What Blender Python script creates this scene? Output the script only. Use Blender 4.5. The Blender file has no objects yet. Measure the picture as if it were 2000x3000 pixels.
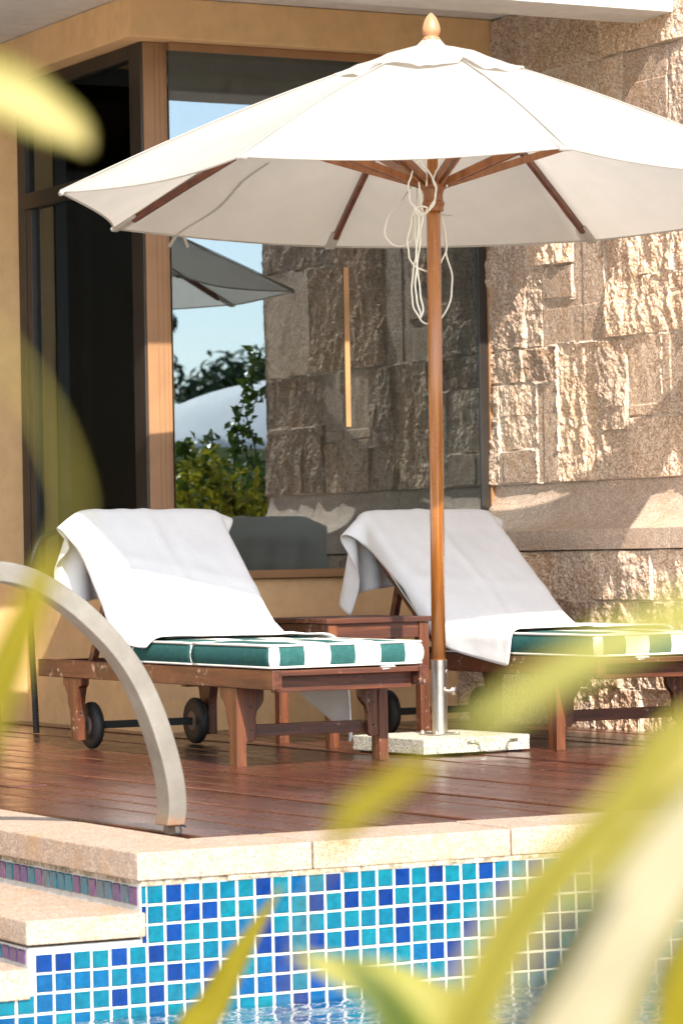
import bpy, bmesh, math, random
import numpy as np
from mathutils import Vector, Matrix

random.seed(7)
RNG = np.random.default_rng(7)
rad = math.radians
scene = bpy.context.scene
col = scene.collection

# ---------------------------------------------------------------- camera
CAM_H = 0.73
def cam_axes(p, r, y):
    fw = np.array([0, math.cos(p), math.sin(p)]); rt = np.array([1.0, 0, 0]); dn = np.cross(fw, rt)
    rt2 = math.cos(r) * rt + math.sin(r) * dn
    dn2 = -math.sin(r) * rt + math.cos(r) * dn
    M = np.array([rt2, dn2, fw])
    Rz = np.array([[math.cos(y), -math.sin(y), 0], [math.sin(y), math.cos(y), 0], [0, 0, 1]])
    return M @ Rz
A = cam_axes(0.01226572, 0.01817211, 0.49086512)
cam = bpy.data.cameras.new("Camera")
cam_ob = bpy.data.objects.new("Camera", cam)
col.objects.link(cam_ob)
m = Matrix(((A[0][0], -A[1][0], -A[2][0], 0), (A[0][1], -A[1][1], -A[2][1], 0),
            (A[0][2], -A[1][2], -A[2][2], CAM_H), (0, 0, 0, 1)))
cam_ob.matrix_world = m
cam.sensor_fit = 'VERTICAL'
cam.sensor_height = 36
cam.lens = 36 * 9667.46 / 3000
cam.clip_start = 0.05
cam.clip_end = 2000
cam.dof.use_dof = True
cam.dof.focus_distance = 10.9
cam.dof.aperture_fstop = 8.0
scene.camera = cam_ob

# ---------------------------------------------------------------- light
SUN_D = Vector((0.20, 1.0, -0.82)).normalized()
sun_el = math.asin(-SUN_D.z)
sun_rot = math.atan2(-SUN_D.x, -SUN_D.y)
world = bpy.data.worlds.new("World")
scene.world = world
world.use_nodes = True
nt = world.node_tree
bg = nt.nodes["Background"]
sky = nt.nodes.new("ShaderNodeTexSky")
sky.sky_type = 'NISHITA'
sky.sun_disc = False
sky.sun_elevation = sun_el
sky.sun_rotation = sun_rot
sky.dust_density = 0.6
sky.ozone_density = 2.5
hs = nt.nodes.new('ShaderNodeHueSaturation')
hs.inputs['Saturation'].default_value = 0.62
nt.links.new(sky.outputs[0], hs.inputs['Color'])
nt.links.new(hs.outputs[0], bg.inputs[0])
bg.inputs[1].default_value = 0.15
sun = bpy.data.lights.new("Sun", 'SUN')
sun.energy = 4.0
sun.angle = rad(0.5)
sun.color = (1.0, 0.94, 0.84)
sun_ob = bpy.data.objects.new("Sun", sun)
sun_ob.rotation_euler = SUN_D.to_track_quat('-Z', 'Y').to_euler()
sun_ob.location = (0, -5, 8)
col.objects.link(sun_ob)
vs = scene.view_settings
vs.view_transform = 'Standard'
vs.look = 'None'
vs.exposure = 1.27
vs.gamma = 1.0

# ---------------------------------------------------------------- materials
class NT:
    def __init__(s, name):
        s.m = bpy.data.materials.new(name); s.m.use_nodes = True
        s.t = s.m.node_tree; s.n = s.t.nodes; s.l = s.t.links
        s.b = s.n["Principled BSDF"]; s.out = s.n["Material Output"]
        s._c = None
    def node(s, typ, **kw):
        n = s.n.new("ShaderNode" + typ)
        for k, v in kw.items():
            if k.startswith("i_"):
                n.inputs[k[2:].replace("_", " ")].default_value = v
            else: setattr(n, k, v)
        return n
    def link(s, a, b): s.l.new(a, b)
    def coord(s, scale=(1, 1, 1), rot=(0, 0, 0), src="Object"):
        if s._c is None: s._c = s.node("TexCoord")
        mp = s.node("Mapping"); mp.inputs["Scale"].default_value = scale; mp.inputs["Rotation"].default_value = rot
        s.link(s._c.outputs[src], mp.inputs["Vector"]); return mp.outputs[0]
    def noise(s, scale, detail=4, rough=0.6, vec=None, dist=0.0):
        n = s.node("TexNoise"); n.inputs["Scale"].default_value = scale; n.inputs["Detail"].default_value = detail
        n.inputs["Roughness"].default_value = rough; n.inputs["Distortion"].default_value = dist
        s.link(vec if vec is not None else s.coord(), n.inputs["Vector"]); return n.outputs["Fac"]
    def ramp(s, fac, stops, interp='LINEAR'):
        r = s.node("ValToRGB"); r.color_ramp.interpolation = interp
        e = r.color_ramp.elements
        while len(e) < len(stops): e.new(0.5)
        for k, (p, c) in enumerate(stops):
            e[k].position = p; e[k].color = (*c, 1) if len(c) == 3 else c
        s.link(fac, r.inputs[0]); return r.outputs[0]
    def mix(s, a, b, fac, mode='MIX'):
        x = s.node("Mix"); x.data_type = 'RGBA'; x.blend_type = mode
        for k, v in ((6, a), (7, b), (0, fac)):
            if hasattr(v, "is_output") or hasattr(v, "links"): s.link(v, x.inputs[k])
            else: x.inputs[k].default_value = (*v, 1) if isinstance(v, tuple) and len(v) == 3 else v
        return x.outputs[2]
    def math(s, op, a, b=0.0, clamp=False):
        x = s.node("Math"); x.operation = op; x.use_clamp = clamp
        for k, v in ((0, a), (1, b)):
            if hasattr(v, "links"): s.link(v, x.inputs[k])
            else: x.inputs[k].default_value = v
        return x.outputs[0]
    def bump(s, h, strength=0.3, dist=0.01):
        b = s.node("Bump"); b.inputs["Strength"].default_value = strength; b.inputs["Distance"].default_value = dist
        s.link(h, b.inputs["Height"]); s.link(b.outputs[0], s.b.inputs["Normal"]); return b
    def set(s, **kw):
        for k, v in kw.items():
            i = s.b.inputs[k.replace("_", " ")]
            if hasattr(v, "links"): s.link(v, i)
            else: i.default_value = (*v, 1) if isinstance(v, tuple) and len(v) == 3 else v
        return s.m

def mat_stucco(name, c1, c2, rough=0.85):
    t = NT(name)
    big = t.noise(1.3, 5, 0.65)
    fine = t.noise(160, 3, 0.6)
    c = t.mix(c1, c2, t.ramp(big, [(0.35, (0, 0, 0)), (0.7, (1, 1, 1))]))
    sp = t.ramp(t.noise(11, 6, 0.7), [(0.3, (0.86, 0.86, 0.86)), (0.6, (1, 1, 1))])
    c = t.mix(c, sp, 1.0, 'MULTIPLY')
    dr = t.ramp(t.noise(1.0, 5, 0.7, t.coord((4, 4, 0.8))), [(0.40, (0.93, 0.92, 0.90)), (0.6, (1, 1, 1))])
    c = t.mix(c, dr, 0.6, 'MULTIPLY')
    t.bump(t.math('ADD', t.math('MULTIPLY', fine, 0.5), t.noise(35, 3)), 0.25, 0.004)
    return t.set(Base_Color=c, Roughness=rough, Specular_IOR_Level=0.25)

M = {}
M['stucco'] = mat_stucco("ochre_stucco", (0.80, 0.515, 0.27), (0.74, 0.46, 0.23))
M['ceiling'] = mat_stucco("white_ceiling", (0.74, 0.70, 0.66), (0.68, 0.64, 0.60))
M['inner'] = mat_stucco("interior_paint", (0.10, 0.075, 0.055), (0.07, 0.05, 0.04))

def mat_metal_paint(name, c, rough=0.4):
    t = NT(name)
    n = t.noise(40, 4, 0.6)
    cc = t.mix(c, tuple(x * 0.72 for x in c), t.ramp(t.noise(3, 4), [(0.4, (0, 0, 0)), (0.7, (1, 1, 1))]))
    t.bump(n, 0.06, 0.002)
    return t.set(Base_Color=cc, Roughness=rough, Metallic=0.0, Specular_IOR_Level=0.5)
M['bronze'] = mat_metal_paint("brown_painted_metal", (0.34, 0.175, 0.08), 0.42)
M['darkframe'] = mat_metal_paint("dark_window_metal", (0.035, 0.027, 0.022), 0.38)
M['black'] = mat_metal_paint("black_rubber", (0.02, 0.02, 0.02), 0.55)
M['hub'] = mat_metal_paint("worn_wheel_hub", (0.20, 0.13, 0.09), 0.6)
M['cream_rod'] = mat_metal_paint('cream_rod_paint', (0.75, 0.72, 0.62), 0.3)
M['orange'] = mat_metal_paint("orange_strip_paint", (0.42, 0.22, 0.09), 0.6)

def mat_granite(name, a, b, dark, scale=260, rough=0.75, rust=0.0, bmp=0.25):
    t = NT(name)
    v = t.node("TexVoronoi"); v.inputs["Scale"].default_value = scale
    t.link(t.coord(), v.inputs["Vector"])
    g = t.node("SeparateColor"); t.link(v.outputs["Color"], g.inputs[0])
    c = t.ramp(g.outputs[0], [(0.0, dark), (0.18, dark), (0.3, b), (0.62, a), (0.9, tuple(min(0.9, x * 1.35) for x in a))])
    n = t.noise(scale * 0.06, 5, 0.7)
    c = t.mix(c, tuple(x * 0.78 for x in b), t.ramp(n, [(0.42, (0, 0, 0)), (0.72, (0.7, 0.7, 0.7))]))
    if rust:
        r = t.ramp(t.noise(5, 6, 0.7), [(0.5, (0, 0, 0)), (0.68, (rust, rust, rust))])
        c = t.mix(c, (0.42, 0.22, 0.08), r)
    t.bump(t.noise(scale * 0.8, 3, 0.7), bmp, 0.004)
    return t.set(Base_Color=c, Roughness=rough, Specular_IOR_Level=0.3)
M['stone'] = None
M['ledge'] = mat_granite("sawn_granite", (0.60, 0.455, 0.35), (0.50, 0.36, 0.265), (0.30, 0.205, 0.15), 300, 0.8, 0.25)
M['coping'] = mat_granite("coping_granite", (0.43, 0.325, 0.245), (0.37, 0.265, 0.19), (0.25, 0.175, 0.125), 300, 0.8, 0.45)
M['base_granite'] = mat_granite("grey_granite", (0.56, 0.53, 0.44), (0.42, 0.40, 0.33), (0.10, 0.09, 0.075), 360, 0.8, 0.0)

def mat_stone():
    t = NT("split_face_granite")
    v = t.node("TexVoronoi"); v.inputs["Scale"].default_value = 170
    t.link(t.coord(), v.inputs["Vector"])
    g = t.node("SeparateColor"); t.link(v.outputs["Color"], g.inputs[0])
    c = t.ramp(g.outputs[0], [(0.0, (0.32, 0.205, 0.145)), (0.25, (0.43, 0.30, 0.215)), (0.5, (0.57, 0.43, 0.33)), (0.85, (0.72, 0.59, 0.47))])
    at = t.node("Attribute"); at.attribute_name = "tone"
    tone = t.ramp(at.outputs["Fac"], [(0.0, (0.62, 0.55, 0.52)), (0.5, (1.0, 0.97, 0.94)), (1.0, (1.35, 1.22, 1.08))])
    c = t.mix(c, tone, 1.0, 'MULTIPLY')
    rust = t.ramp(t.noise(7, 7, 0.75, dist=0.6), [(0.5, (0, 0, 0)), (0.66, (0.75, 0.75, 0.75))])
    c = t.mix(c, (0.46, 0.26, 0.12), t.math('MULTIPLY', rust, 0.6))
    pale = t.ramp(t.noise(13, 6, 0.7), [(0.56, (0, 0, 0)), (0.7, (0.5, 0.5, 0.5))])
    c = t.mix(c, (0.60, 0.50, 0.40), pale)
    j = t.node("Attribute"); j.attribute_name = "joint"
    c = t.mix(c, (0.62, 0.54, 0.46), t.math('MULTIPLY', j.outputs["Fac"], 0.6))
    h = t.math('ADD', t.noise(190, 4, 0.75), t.math('MULTIPLY', t.noise(60, 4, 0.7), 1.2))
    t.bump(h, 0.3, 0.005)
    return t.set(Base_Color=c, Roughness=0.88, Specular_IOR_Level=0.2)
M['stone'] = mat_stone()

def mat_wood(name, c1, c2, c3, axis='Y', rough=0.45, wear=0.0, scale=1.0, spec=0.5, coat=0.0, island=False):
    t = NT(name)
    s = {'X': (1.2, 22, 22), 'Y': (22, 1.2, 22), 'Z': (22, 22, 1.2)}[axis]
    vec = t.coord(tuple(x * scale for x in s))
    if island:
        gi = t.node("NewGeometry")
        ad = t.node("VectorMath"); ad.operation = 'ADD'
        cb = t.node("CombineXYZ"); t.link(t.math('MULTIPLY', gi.outputs["Random Per Island"], 40.0), cb.inputs[0])
        t.link(t.math('MULTIPLY', gi.outputs["Random Per Island"], 17.0), cb.inputs[1])
        t.link(vec, ad.inputs[0]); t.link(cb.outputs[0], ad.inputs[1]); vec = ad.outputs[0]
    g = t.noise(1.6, 6, 0.65, vec, 0.5)
    c = t.ramp(g, [(0.3, c2), (0.5, c1), (0.68, c3)])
    if island:
        iv = t.ramp(gi.outputs["Random Per Island"], [(0.0, (0.72, 0.72, 0.72)), (1.0, (1.25, 1.2, 1.15))])
        c = t.mix(c, iv, 1.0, 'MULTIPLY')
    ro = t.math('ADD', t.math('MULTIPLY', t.noise(9, 5, 0.7), 0.3), rough - 0.15)
    if wear:
        w = t.ramp(t.noise(55, 6, 0.8, t.coord((0.6, 0.6, 0.6))), [(0.66 - wear * 0.1, (0, 0, 0)), (0.70 - wear * 0.1, (1, 1, 1))])
        w2 = t.math('MULTIPLY', w, t.ramp(t.noise(3.3, 3), [(0.52, (0, 0, 0)), (0.6, (1, 1, 1))]))
        c = t.mix(c, (0.50, 0.36, 0.27), w2)
    t.bump(g, 0.12, 0.003)
    m = t.set(Base_Color=c, Roughness=ro, Specular_IOR_Level=spec)
    t.b.inputs["Coat Weight"].default_value = coat; t.b.inputs["Coat Roughness"].default_value = 0.25
    return m
D1, D2, D3 = (0.080, 0.023, 0.010), (0.024, 0.008, 0.005), (0.15, 0.046, 0.018)
M['wood_x'] = mat_wood("stained_wood_across", D1, D2, D3, 'X', 0.42, 0.5)
M['wood_y'] = mat_wood("stained_wood_lengthwise", D1, D2, D3, 'Y', 0.42, 1.0)
M['wood_z'] = mat_wood("stained_wood_upright", (0.10, 0.030, 0.011), (0.024, 0.009, 0.006), (0.21, 0.066, 0.022), 'Z', 0.42, 0.5)
M['pole'] = mat_wood("varnished_pole_wood", (0.34, 0.115, 0.020), (0.25, 0.075, 0.014), (0.41, 0.155, 0.030), 'Z', 0.25, 0, 1.6, 0.5, 0.5)
M['rib'] = mat_wood("varnished_rib_wood", (0.12, 0.034, 0.015), (0.07, 0.02, 0.010), (0.17, 0.052, 0.022), 'X', 0.4, 0, 0.6)
M['hubwood'] = mat_wood("turned_hub_wood", (0.24, 0.085, 0.026), (0.16, 0.05, 0.018), (0.31, 0.12, 0.036), 'Z', 0.35)
M['finial'] = mat_wood("pale_turned_wood", (0.46, 0.215, 0.10), (0.38, 0.165, 0.075), (0.52, 0.26, 0.13), 'Z', 0.35, 0, 0.5)

def mat_deck():
    t = NT("wet_stained_decking")
    gi = t.node("NewGeometry")
    vec = t.coord((18, 0.9, 18))
    ad = t.node("VectorMath"); ad.operation = 'ADD'
    cb = t.node("CombineXYZ"); t.link(t.math('MULTIPLY', gi.outputs["Random Per Island"], 91.0), cb.inputs[1])
    t.link(vec, ad.inputs[0]); t.link(cb.outputs[0], ad.inputs[1])
    g = t.noise(1.5, 7, 0.7, ad.outputs[0], 0.4)
    c = t.ramp(g, [(0.28, (0.026, 0.007, 0.0045)), (0.5, (0.072, 0.019, 0.010)), (0.72, (0.145, 0.042, 0.022))])
    iv = t.ramp(gi.outputs["Random Per Island"], [(0.0, (0.75, 0.75, 0.75)), (1.0, (1.2, 1.15, 1.1))])
    c = t.mix(c, iv, 1.0, 'MULTIPLY')
    faded = t.ramp(t.noise(2.2, 5, 0.7), [(0.45, (0, 0, 0)), (0.75, (0.5, 0.5, 0.5))])
    c = t.mix(c, (0.15, 0.055, 0.034), faded)
    sp = t.ramp(t.noise(75, 5, 0.8, t.coord((1, 0.35, 1))), [(0.645, (0, 0, 0)), (0.70, (1, 1, 1))])
    area = t.ramp(t.noise(1.8, 4, 0.6), [(0.42, (0.1, 0.1, 0.1)), (0.62, (1, 1, 1))])
    c = t.mix(c, (0.58, 0.42, 0.30), t.math('MULTIPLY', sp, area))
    ro = t.math('ADD', t.math('MULTIPLY', t.noise(4, 6, 0.7), 0.42), 0.08)
    t.bump(t.math('ADD', g, t.math('MULTIPLY', t.noise(240, 3), 0.3)), 0.14, 0.003)
    m = t.set(Base_Color=c, Roughness=ro, Specular_IOR_Level=0.6)
    t.b.inputs["Coat Weight"].default_value = 0.2
    t.b.inputs["Coat Roughness"].default_value = 0.22
    return m
M['deck'] = mat_deck()

def mat_fabric(name, c, trans=0.0, weave=900, fold=0.0, sheen=0.0, bstr=0.15):
    t = NT(name)
    n = t.noise(weave, 2, 0.5)
    f = t.noise(6, 5, 0.6)
    cc = t.mix(c, tuple(x * 0.93 for x in c), t.ramp(f, [(0.35, (0, 0, 0)), (0.7, (1, 1, 1))]))
    h = t.math('MULTIPLY', n, 0.4)
    if fold: h = t.math('ADD', h, t.math('MULTIPLY', t.noise(5, 3, 0.5, t.coord((1, 1, 1)), 1.2), fold))
    t.bump(h, bstr, 0.004)
    t.set(Base_Color=cc, Roughness=0.95, Specular_IOR_Level=0.1)
    t.b.inputs["Sheen Weight"].default_value = sheen
    if trans:
        tr = t.node("BsdfTranslucent"); t.link(cc, tr.inputs[0])
        mx = t.node("MixShader"); mx.inputs[0].default_value = trans
        t.link(t.b.outputs[0], mx.inputs[1]); t.link(tr.outputs[0], mx.inputs[2]); t.link(mx.outputs[0], t.out.inputs[0])
    return t.m
M['canopy'] = mat_fabric("white_canvas", (0.64, 0.60, 0.54), 0.50, 700, 3.0, 0, 0.35)
M['tent'] = mat_fabric('white_tent_cloth', (0.88, 0.87, 0.85), 0, 300)
M['towel'] = mat_fabric("white_terry", (0.82, 0.80, 0.785), 0.08, 170, 0, 0.3, 0.9)
M['cord'] = mat_fabric("white_cord", (0.80, 0.76, 0.66), 0, 1500)
M['piping'] = mat_fabric("cream_piping", (0.78, 0.74, 0.66), 0, 900)
M['tag'] = mat_fabric("grey_label", (0.55, 0.62, 0.60), 0, 900)

def mat_stripes():
    t = NT("green_white_stripes")
    at = t.node("Attribute"); at.attribute_name = "across"
    x = at.outputs["Fac"]      # metres from the left edge
    ph = t.math('FRACT', t.math('DIVIDE', t.math('SUBTRACT', x, 0.032), 0.194))
    st = t.math('LESS_THAN', ph, 0.49)
    st = t.math('MULTIPLY', st, t.math('GREATER_THAN', x, 0.032))
    edge = t.math('LESS_THAN', x, 0.004)
    st = t.math('MAXIMUM', st, edge)
    wv = t.noise(60, 5, 0.8)
    green = t.ramp(wv, [(0.3, (0.018, 0.070, 0.066)), (0.55, (0.026, 0.100, 0.092)), (0.75, (0.050, 0.145, 0.132))])
    white = t.mix((0.78, 0.74, 0.68), (0.70, 0.65, 0.58), t.noise(8, 4))
    c = t.mix(white, green, st)
    t.bump(t.math('ADD', t.noise(700, 2), t.math('MULTIPLY', t.noise(14, 3), 3.0)), 0.3, 0.003)
    return t.set(Base_Color=c, Roughness=0.9, Specular_IOR_Level=0.15)
M['stripes'] = mat_stripes()

def mat_tile(name, c1, c2, rough=0.12):
    t = NT(name)
    gi = t.node("NewGeometry")
    c = t.mix(c1, c2, gi.outputs["Random Per Island"])
    blot = t.ramp(t.noise(45, 4, 0.7), [(0.35, (0.75, 0.75, 0.75)), (0.65, (1.1, 1.1, 1.1))])
    c = t.mix(c, blot, 1.0, 'MULTIPLY')
    sc = t.ramp(t.noise(28, 7, 0.85, t.coord((1, 1, 1)), 1.5), [(0.66, (0, 0, 0)), (0.69, (0.55, 0.55, 0.55))])
    c = t.mix(c, (0.6, 0.68, 0.7), sc)
    t.bump(t.noise(30, 3), 0.08, 0.004)
    return t.set(Base_Color=c, Roughness=rough, Specular_IOR_Level=0.5)
M['tile_teal'] = mat_tile("teal_glass_tile", (0.0, 0.092, 0.150), (0.001, 0.120, 0.158))
M['tile_mid'] = mat_tile("turquoise_glass_tile", (0.0, 0.055, 0.165), (0.0, 0.085, 0.175))
M['tile_blue'] = mat_tile("cobalt_glass_tile", (0.0, 0.018, 0.115), (0.0, 0.034, 0.165))
M['tile_teal_shaded'] = mat_tile("teal_tile_shade_tint", (0.06, 0.105, 0.135), (0.025, 0.115, 0.16))  # teal tile as it looks on the shaded risers, shade mixed into the colour
M['tile_blue_shaded'] = mat_tile("cobalt_tile_shade_tint", (0.11, 0.045, 0.12), (0.075, 0.045, 0.14))  # cobalt tile tinted purple, the risers' shade put into its colour
def mat_grout():
    t = NT("white_grout")
    c = t.ramp(t.noise(30, 6, 0.75), [(0.25, (0.38, 0.34, 0.27)), (0.42, (0.50, 0.48, 0.43)), (0.7, (0.58, 0.57, 0.54))])
    t.bump(t.noise(200, 3), 0.3, 0.003)
    return t.set(Base_Color=c, Roughness=0.9, Specular_IOR_Level=0.2)
M['grout'] = mat_grout()

def mat_steel(name, c, rough, metal=1.0, streak='Z'):
    t = NT(name)
    s = {'Z': (60, 60, 3), 'X': (2, 60, 60)}[streak]
    n = t.noise(1.0, 4, 0.6, t.coord(s))
    ro = t.math('ADD', t.math('MULTIPLY', n, 0.25), rough - 0.1)
    cc = t.mix(c, tuple(x * 0.7 for x in c), t.ramp(t.noise(12, 5, 0.7), [(0.5, (0, 0, 0)), (0.75, (0.8, 0.8, 0.8))]))
    return t.set(Base_Color=cc, Roughness=ro, Metallic=metal)
M['steel'] = mat_steel("brushed_steel", (0.62, 0.58, 0.52), 0.28)
def mat_rail():
    t = NT("weathered_rail_metal")
    c = t.ramp(t.noise(6, 6, 0.7), [(0.3, (0.15, 0.13, 0.105)), (0.55, (0.205, 0.18, 0.15)), (0.75, (0.26, 0.235, 0.20))])
    at = t.node("Attribute"); at.attribute_name = "foot"
    rust = t.math('MULTIPLY', at.outputs["Fac"], t.ramp(t.noise(45, 6, 0.8), [(0.45, (0, 0, 0)), (0.55, (1, 1, 1))]))
    c = t.mix(c, (0.30, 0.13, 0.05), rust)
    t.bump(t.noise(60, 4), 0.15, 0.002)
    return t.set(Base_Color=c, Roughness=t.math('ADD', t.math('MULTIPLY', t.noise(20, 5), 0.25), 0.34), Metallic=0.25)
M['rail'] = mat_rail()

def mat_glass(name, refl, tint, rough=0.0, wav=0.0):
    t = NT(name)
    gl = t.node("BsdfGlossy"); gl.inputs["Roughness"].default_value = rough; gl.inputs[0].default_value = (0.76, 0.88, 0.96, 1)
    tr = t.node("BsdfTransparent"); tr.inputs[0].default_value = (*tint, 1)
    fr = t.node("Fresnel"); fr.inputs[0].default_value = 1.45
    fac = t.math('ADD', t.math('MULTIPLY', fr.outputs[0], 0.9), refl, True)
    mx = t.node("MixShader"); t.link(fac, mx.inputs[0]); t.link(tr.outputs[0], mx.inputs[1]); t.link(gl.outputs[0], mx.inputs[2])
    t.link(mx.outputs[0], t.out.inputs[0])
    if wav:
        b = t.node("Bump"); b.inputs["Strength"].default_value = 1.0; b.inputs["Distance"].default_value = wav
        t.link(t.noise(1.2, 1, 0.4), b.inputs["Height"]); t.link(b.outputs[0], gl.inputs["Normal"])
    t.n.remove(t.b)
    return t.m
M['glass'] = mat_glass("reflective_glass", 0.25, (0.50, 0.55, 0.54), 0.0, 0.0012)
M['glass_side'] = mat_glass('side_glass', 0.07, (0.6, 0.62, 0.6), 0.0, 0.002)
M['glass_clear'] = mat_glass("plain_glass", 0.0, (0.38, 0.35, 0.31), 0.0, 0.0)
M['glass_clear'].node_tree.nodes['Glossy BSDF'].inputs[0].default_value = (0.42, 0.33, 0.26, 1)

def mat_water():
    t = NT("pool_water_surface")
    gl = t.node("BsdfGlossy"); gl.inputs["Roughness"].default_value = 0.02
    tr = t.node("BsdfTransparent"); tr.inputs[0].default_value = (0.45, 0.82, 0.90, 1)
    fr = t.node("Fresnel"); fr.inputs[0].default_value = 1.33
    b = t.node("Bump"); b.inputs["Strength"].default_value = 1.0; b.inputs["Distance"].default_value = 0.05
    h = t.math('ADD', t.noise(5, 3, 0.5, t.coord((1, 1.6, 1)), 0.6), t.math('MULTIPLY', t.noise(22, 2, 0.5), 0.15))
    t.link(h, b.inputs["Height"]); t.link(b.outputs[0], gl.inputs["Normal"]); t.link(b.outputs[0], fr.inputs["Normal"])
    mx = t.node("MixShader"); t.link(fr.outputs[0], mx.inputs[0]); t.link(tr.outputs[0], mx.inputs[1]); t.link(gl.outputs[0], mx.inputs[2])
    t.link(mx.outputs[0], t.out.inputs[0]); t.n.remove(t.b)
    return t.m
M['water'] = mat_water()

def mat_leaf(name, cen, mid, edge, trans=0.4, rough=0.45):
    t = NT(name)
    at = t.node("Attribute"); at.attribute_name = "across"
    gi = t.node("NewGeometry")
    c = t.ramp(at.outputs["Fac"], [(0.0, cen), (0.15, mid), (0.62, mid), (0.78, edge), (1.0, edge)])
    v = t.ramp(t.noise(14, 5, 0.7), [(0.3, (0.8, 0.8, 0.8)), (0.7, (1.15, 1.15, 1.15))])
    c = t.mix(c, v, 1.0, 'MULTIPLY')
    vein = t.math('SINE', t.math('MULTIPLY', at.outputs['Fac'], 34.0))
    c = t.mix(c, t.ramp(t.math('ADD', t.math('MULTIPLY', vein, 0.5), 0.5), [(0.0, (0.86, 0.88, 0.80)), (1.0, (1.06, 1.05, 1.0))]), 1.0, 'MULTIPLY')
    iv = t.ramp(gi.outputs["Random Per Island"], [(0.0, (0.7, 0.75, 0.7)), (1.0, (1.3, 1.2, 1.1))])
    c = t.mix(c, iv, 0.8, 'MULTIPLY')
    t.set(Base_Color=c, Roughness=rough, Specular_IOR_Level=0.4)
    tr = t.node("BsdfTranslucent"); t.link(c, tr.inputs[0])
    mx = t.node("MixShader"); mx.inputs[0].default_value = trans
    t.link(t.b.outputs[0], mx.inputs[1]); t.link(tr.outputs[0], mx.inputs[2]); t.link(mx.outputs[0], t.out.inputs[0])
    return t.m
M['leaf_yellow'] = mat_leaf("yellow_leaf", (0.46, 0.37, 0.11), (0.44, 0.36, 0.11), (0.24, 0.21, 0.02))
M['leaf_lime'] = mat_leaf("lime_leaf", (0.26, 0.21, 0.003), (0.29, 0.235, 0.002), (0.22, 0.185, 0.003), 0.4, 0.7)
M['leaf_cream'] = mat_leaf("cream_leaf_green_margin", (0.50, 0.44, 0.33), (0.52, 0.46, 0.345), (0.22, 0.20, 0.03), 0.4, 0.7)
M['leaf_olive'] = mat_leaf("olive_leaf_dark_midrib", (0.13, 0.13, 0.008), (0.30, 0.26, 0.03), (0.44, 0.37, 0.08), 0.4, 0.7)
M['leaf_pale'] = mat_leaf("pale_green_leaf", (0.36, 0.34, 0.08), (0.42, 0.39, 0.12), (0.30, 0.29, 0.04), 0.4, 0.7)
M['leaf_straw'] = mat_leaf('straw_leaf', (0.55, 0.47, 0.12), (0.58, 0.50, 0.14), (0.45, 0.40, 0.08), 0.45, 0.7)
M['leaf_dark'] = mat_leaf("dark_green_leaf", (0.05, 0.09, 0.008), (0.09, 0.13, 0.01), (0.22, 0.24, 0.02))
M['bush'] = mat_leaf("yellow_green_bush_leaf", (0.50, 0.47, 0.04), (0.50, 0.47, 0.04), (0.50, 0.47, 0.04), 0.3, 0.3)
M['vine'] = mat_leaf("green_vine_leaf", (0.09, 0.15, 0.02), (0.09, 0.15, 0.02), (0.09, 0.15, 0.02), 0.3, 0.35)
M['tree'] = mat_leaf("tree_leaf", (0.035, 0.07, 0.02), (0.035, 0.07, 0.02), (0.035, 0.07, 0.02), 0.25, 0.5)
M['red'] = mat_leaf("red_flower_petal", (0.45, 0.02, 0.02), (0.45, 0.02, 0.02), (0.45, 0.02, 0.02), 0.3, 0.5)
M['bark'] = mat_wood("rough_bark", (0.12, 0.085, 0.055), (0.06, 0.042, 0.03), (0.19, 0.14, 0.095), 'Z', 0.9, 0, 0.7, 0.2)
def mat_simple_noise(name, stops, scale, rough=0.9, bmp=0.3):
    t = NT(name)
    c = t.ramp(t.noise(scale, 6, 0.7), stops)
    t.bump(t.noise(scale * 6, 4, 0.7), bmp, 0.01)
    return t.set(Base_Color=c, Roughness=rough, Specular_IOR_Level=0.25)
M['soil'] = mat_simple_noise("planter_soil", [(0.3, (0.05, 0.035, 0.02)), (0.7, (0.12, 0.085, 0.055))], 12)
M['ground'] = mat_simple_noise("lawn_ground", [(0.3, (0.05, 0.085, 0.02)), (0.7, (0.11, 0.14, 0.05))], 3)
M['paving'] = mat_simple_noise("pale_paving", [(0.3, (0.42, 0.36, 0.29)), (0.7, (0.52, 0.46, 0.38))], 4)
M['floor_in'] = mat_simple_noise("interior_floor_tile", [(0.3, (0.16, 0.12, 0.09)), (0.7, (0.22, 0.17, 0.13))], 3, 0.4, 0.05)
M['curtain'] = mat_fabric("dark_curtain", (0.10, 0.085, 0.07), 0.1, 600)
M['poolfloor'] = mat_simple_noise("blue_pool_floor", [(0.3, (0.0, 0.22, 0.36)), (0.7, (0.02, 0.32, 0.44))], 20, 0.4, 0.05)

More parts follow.
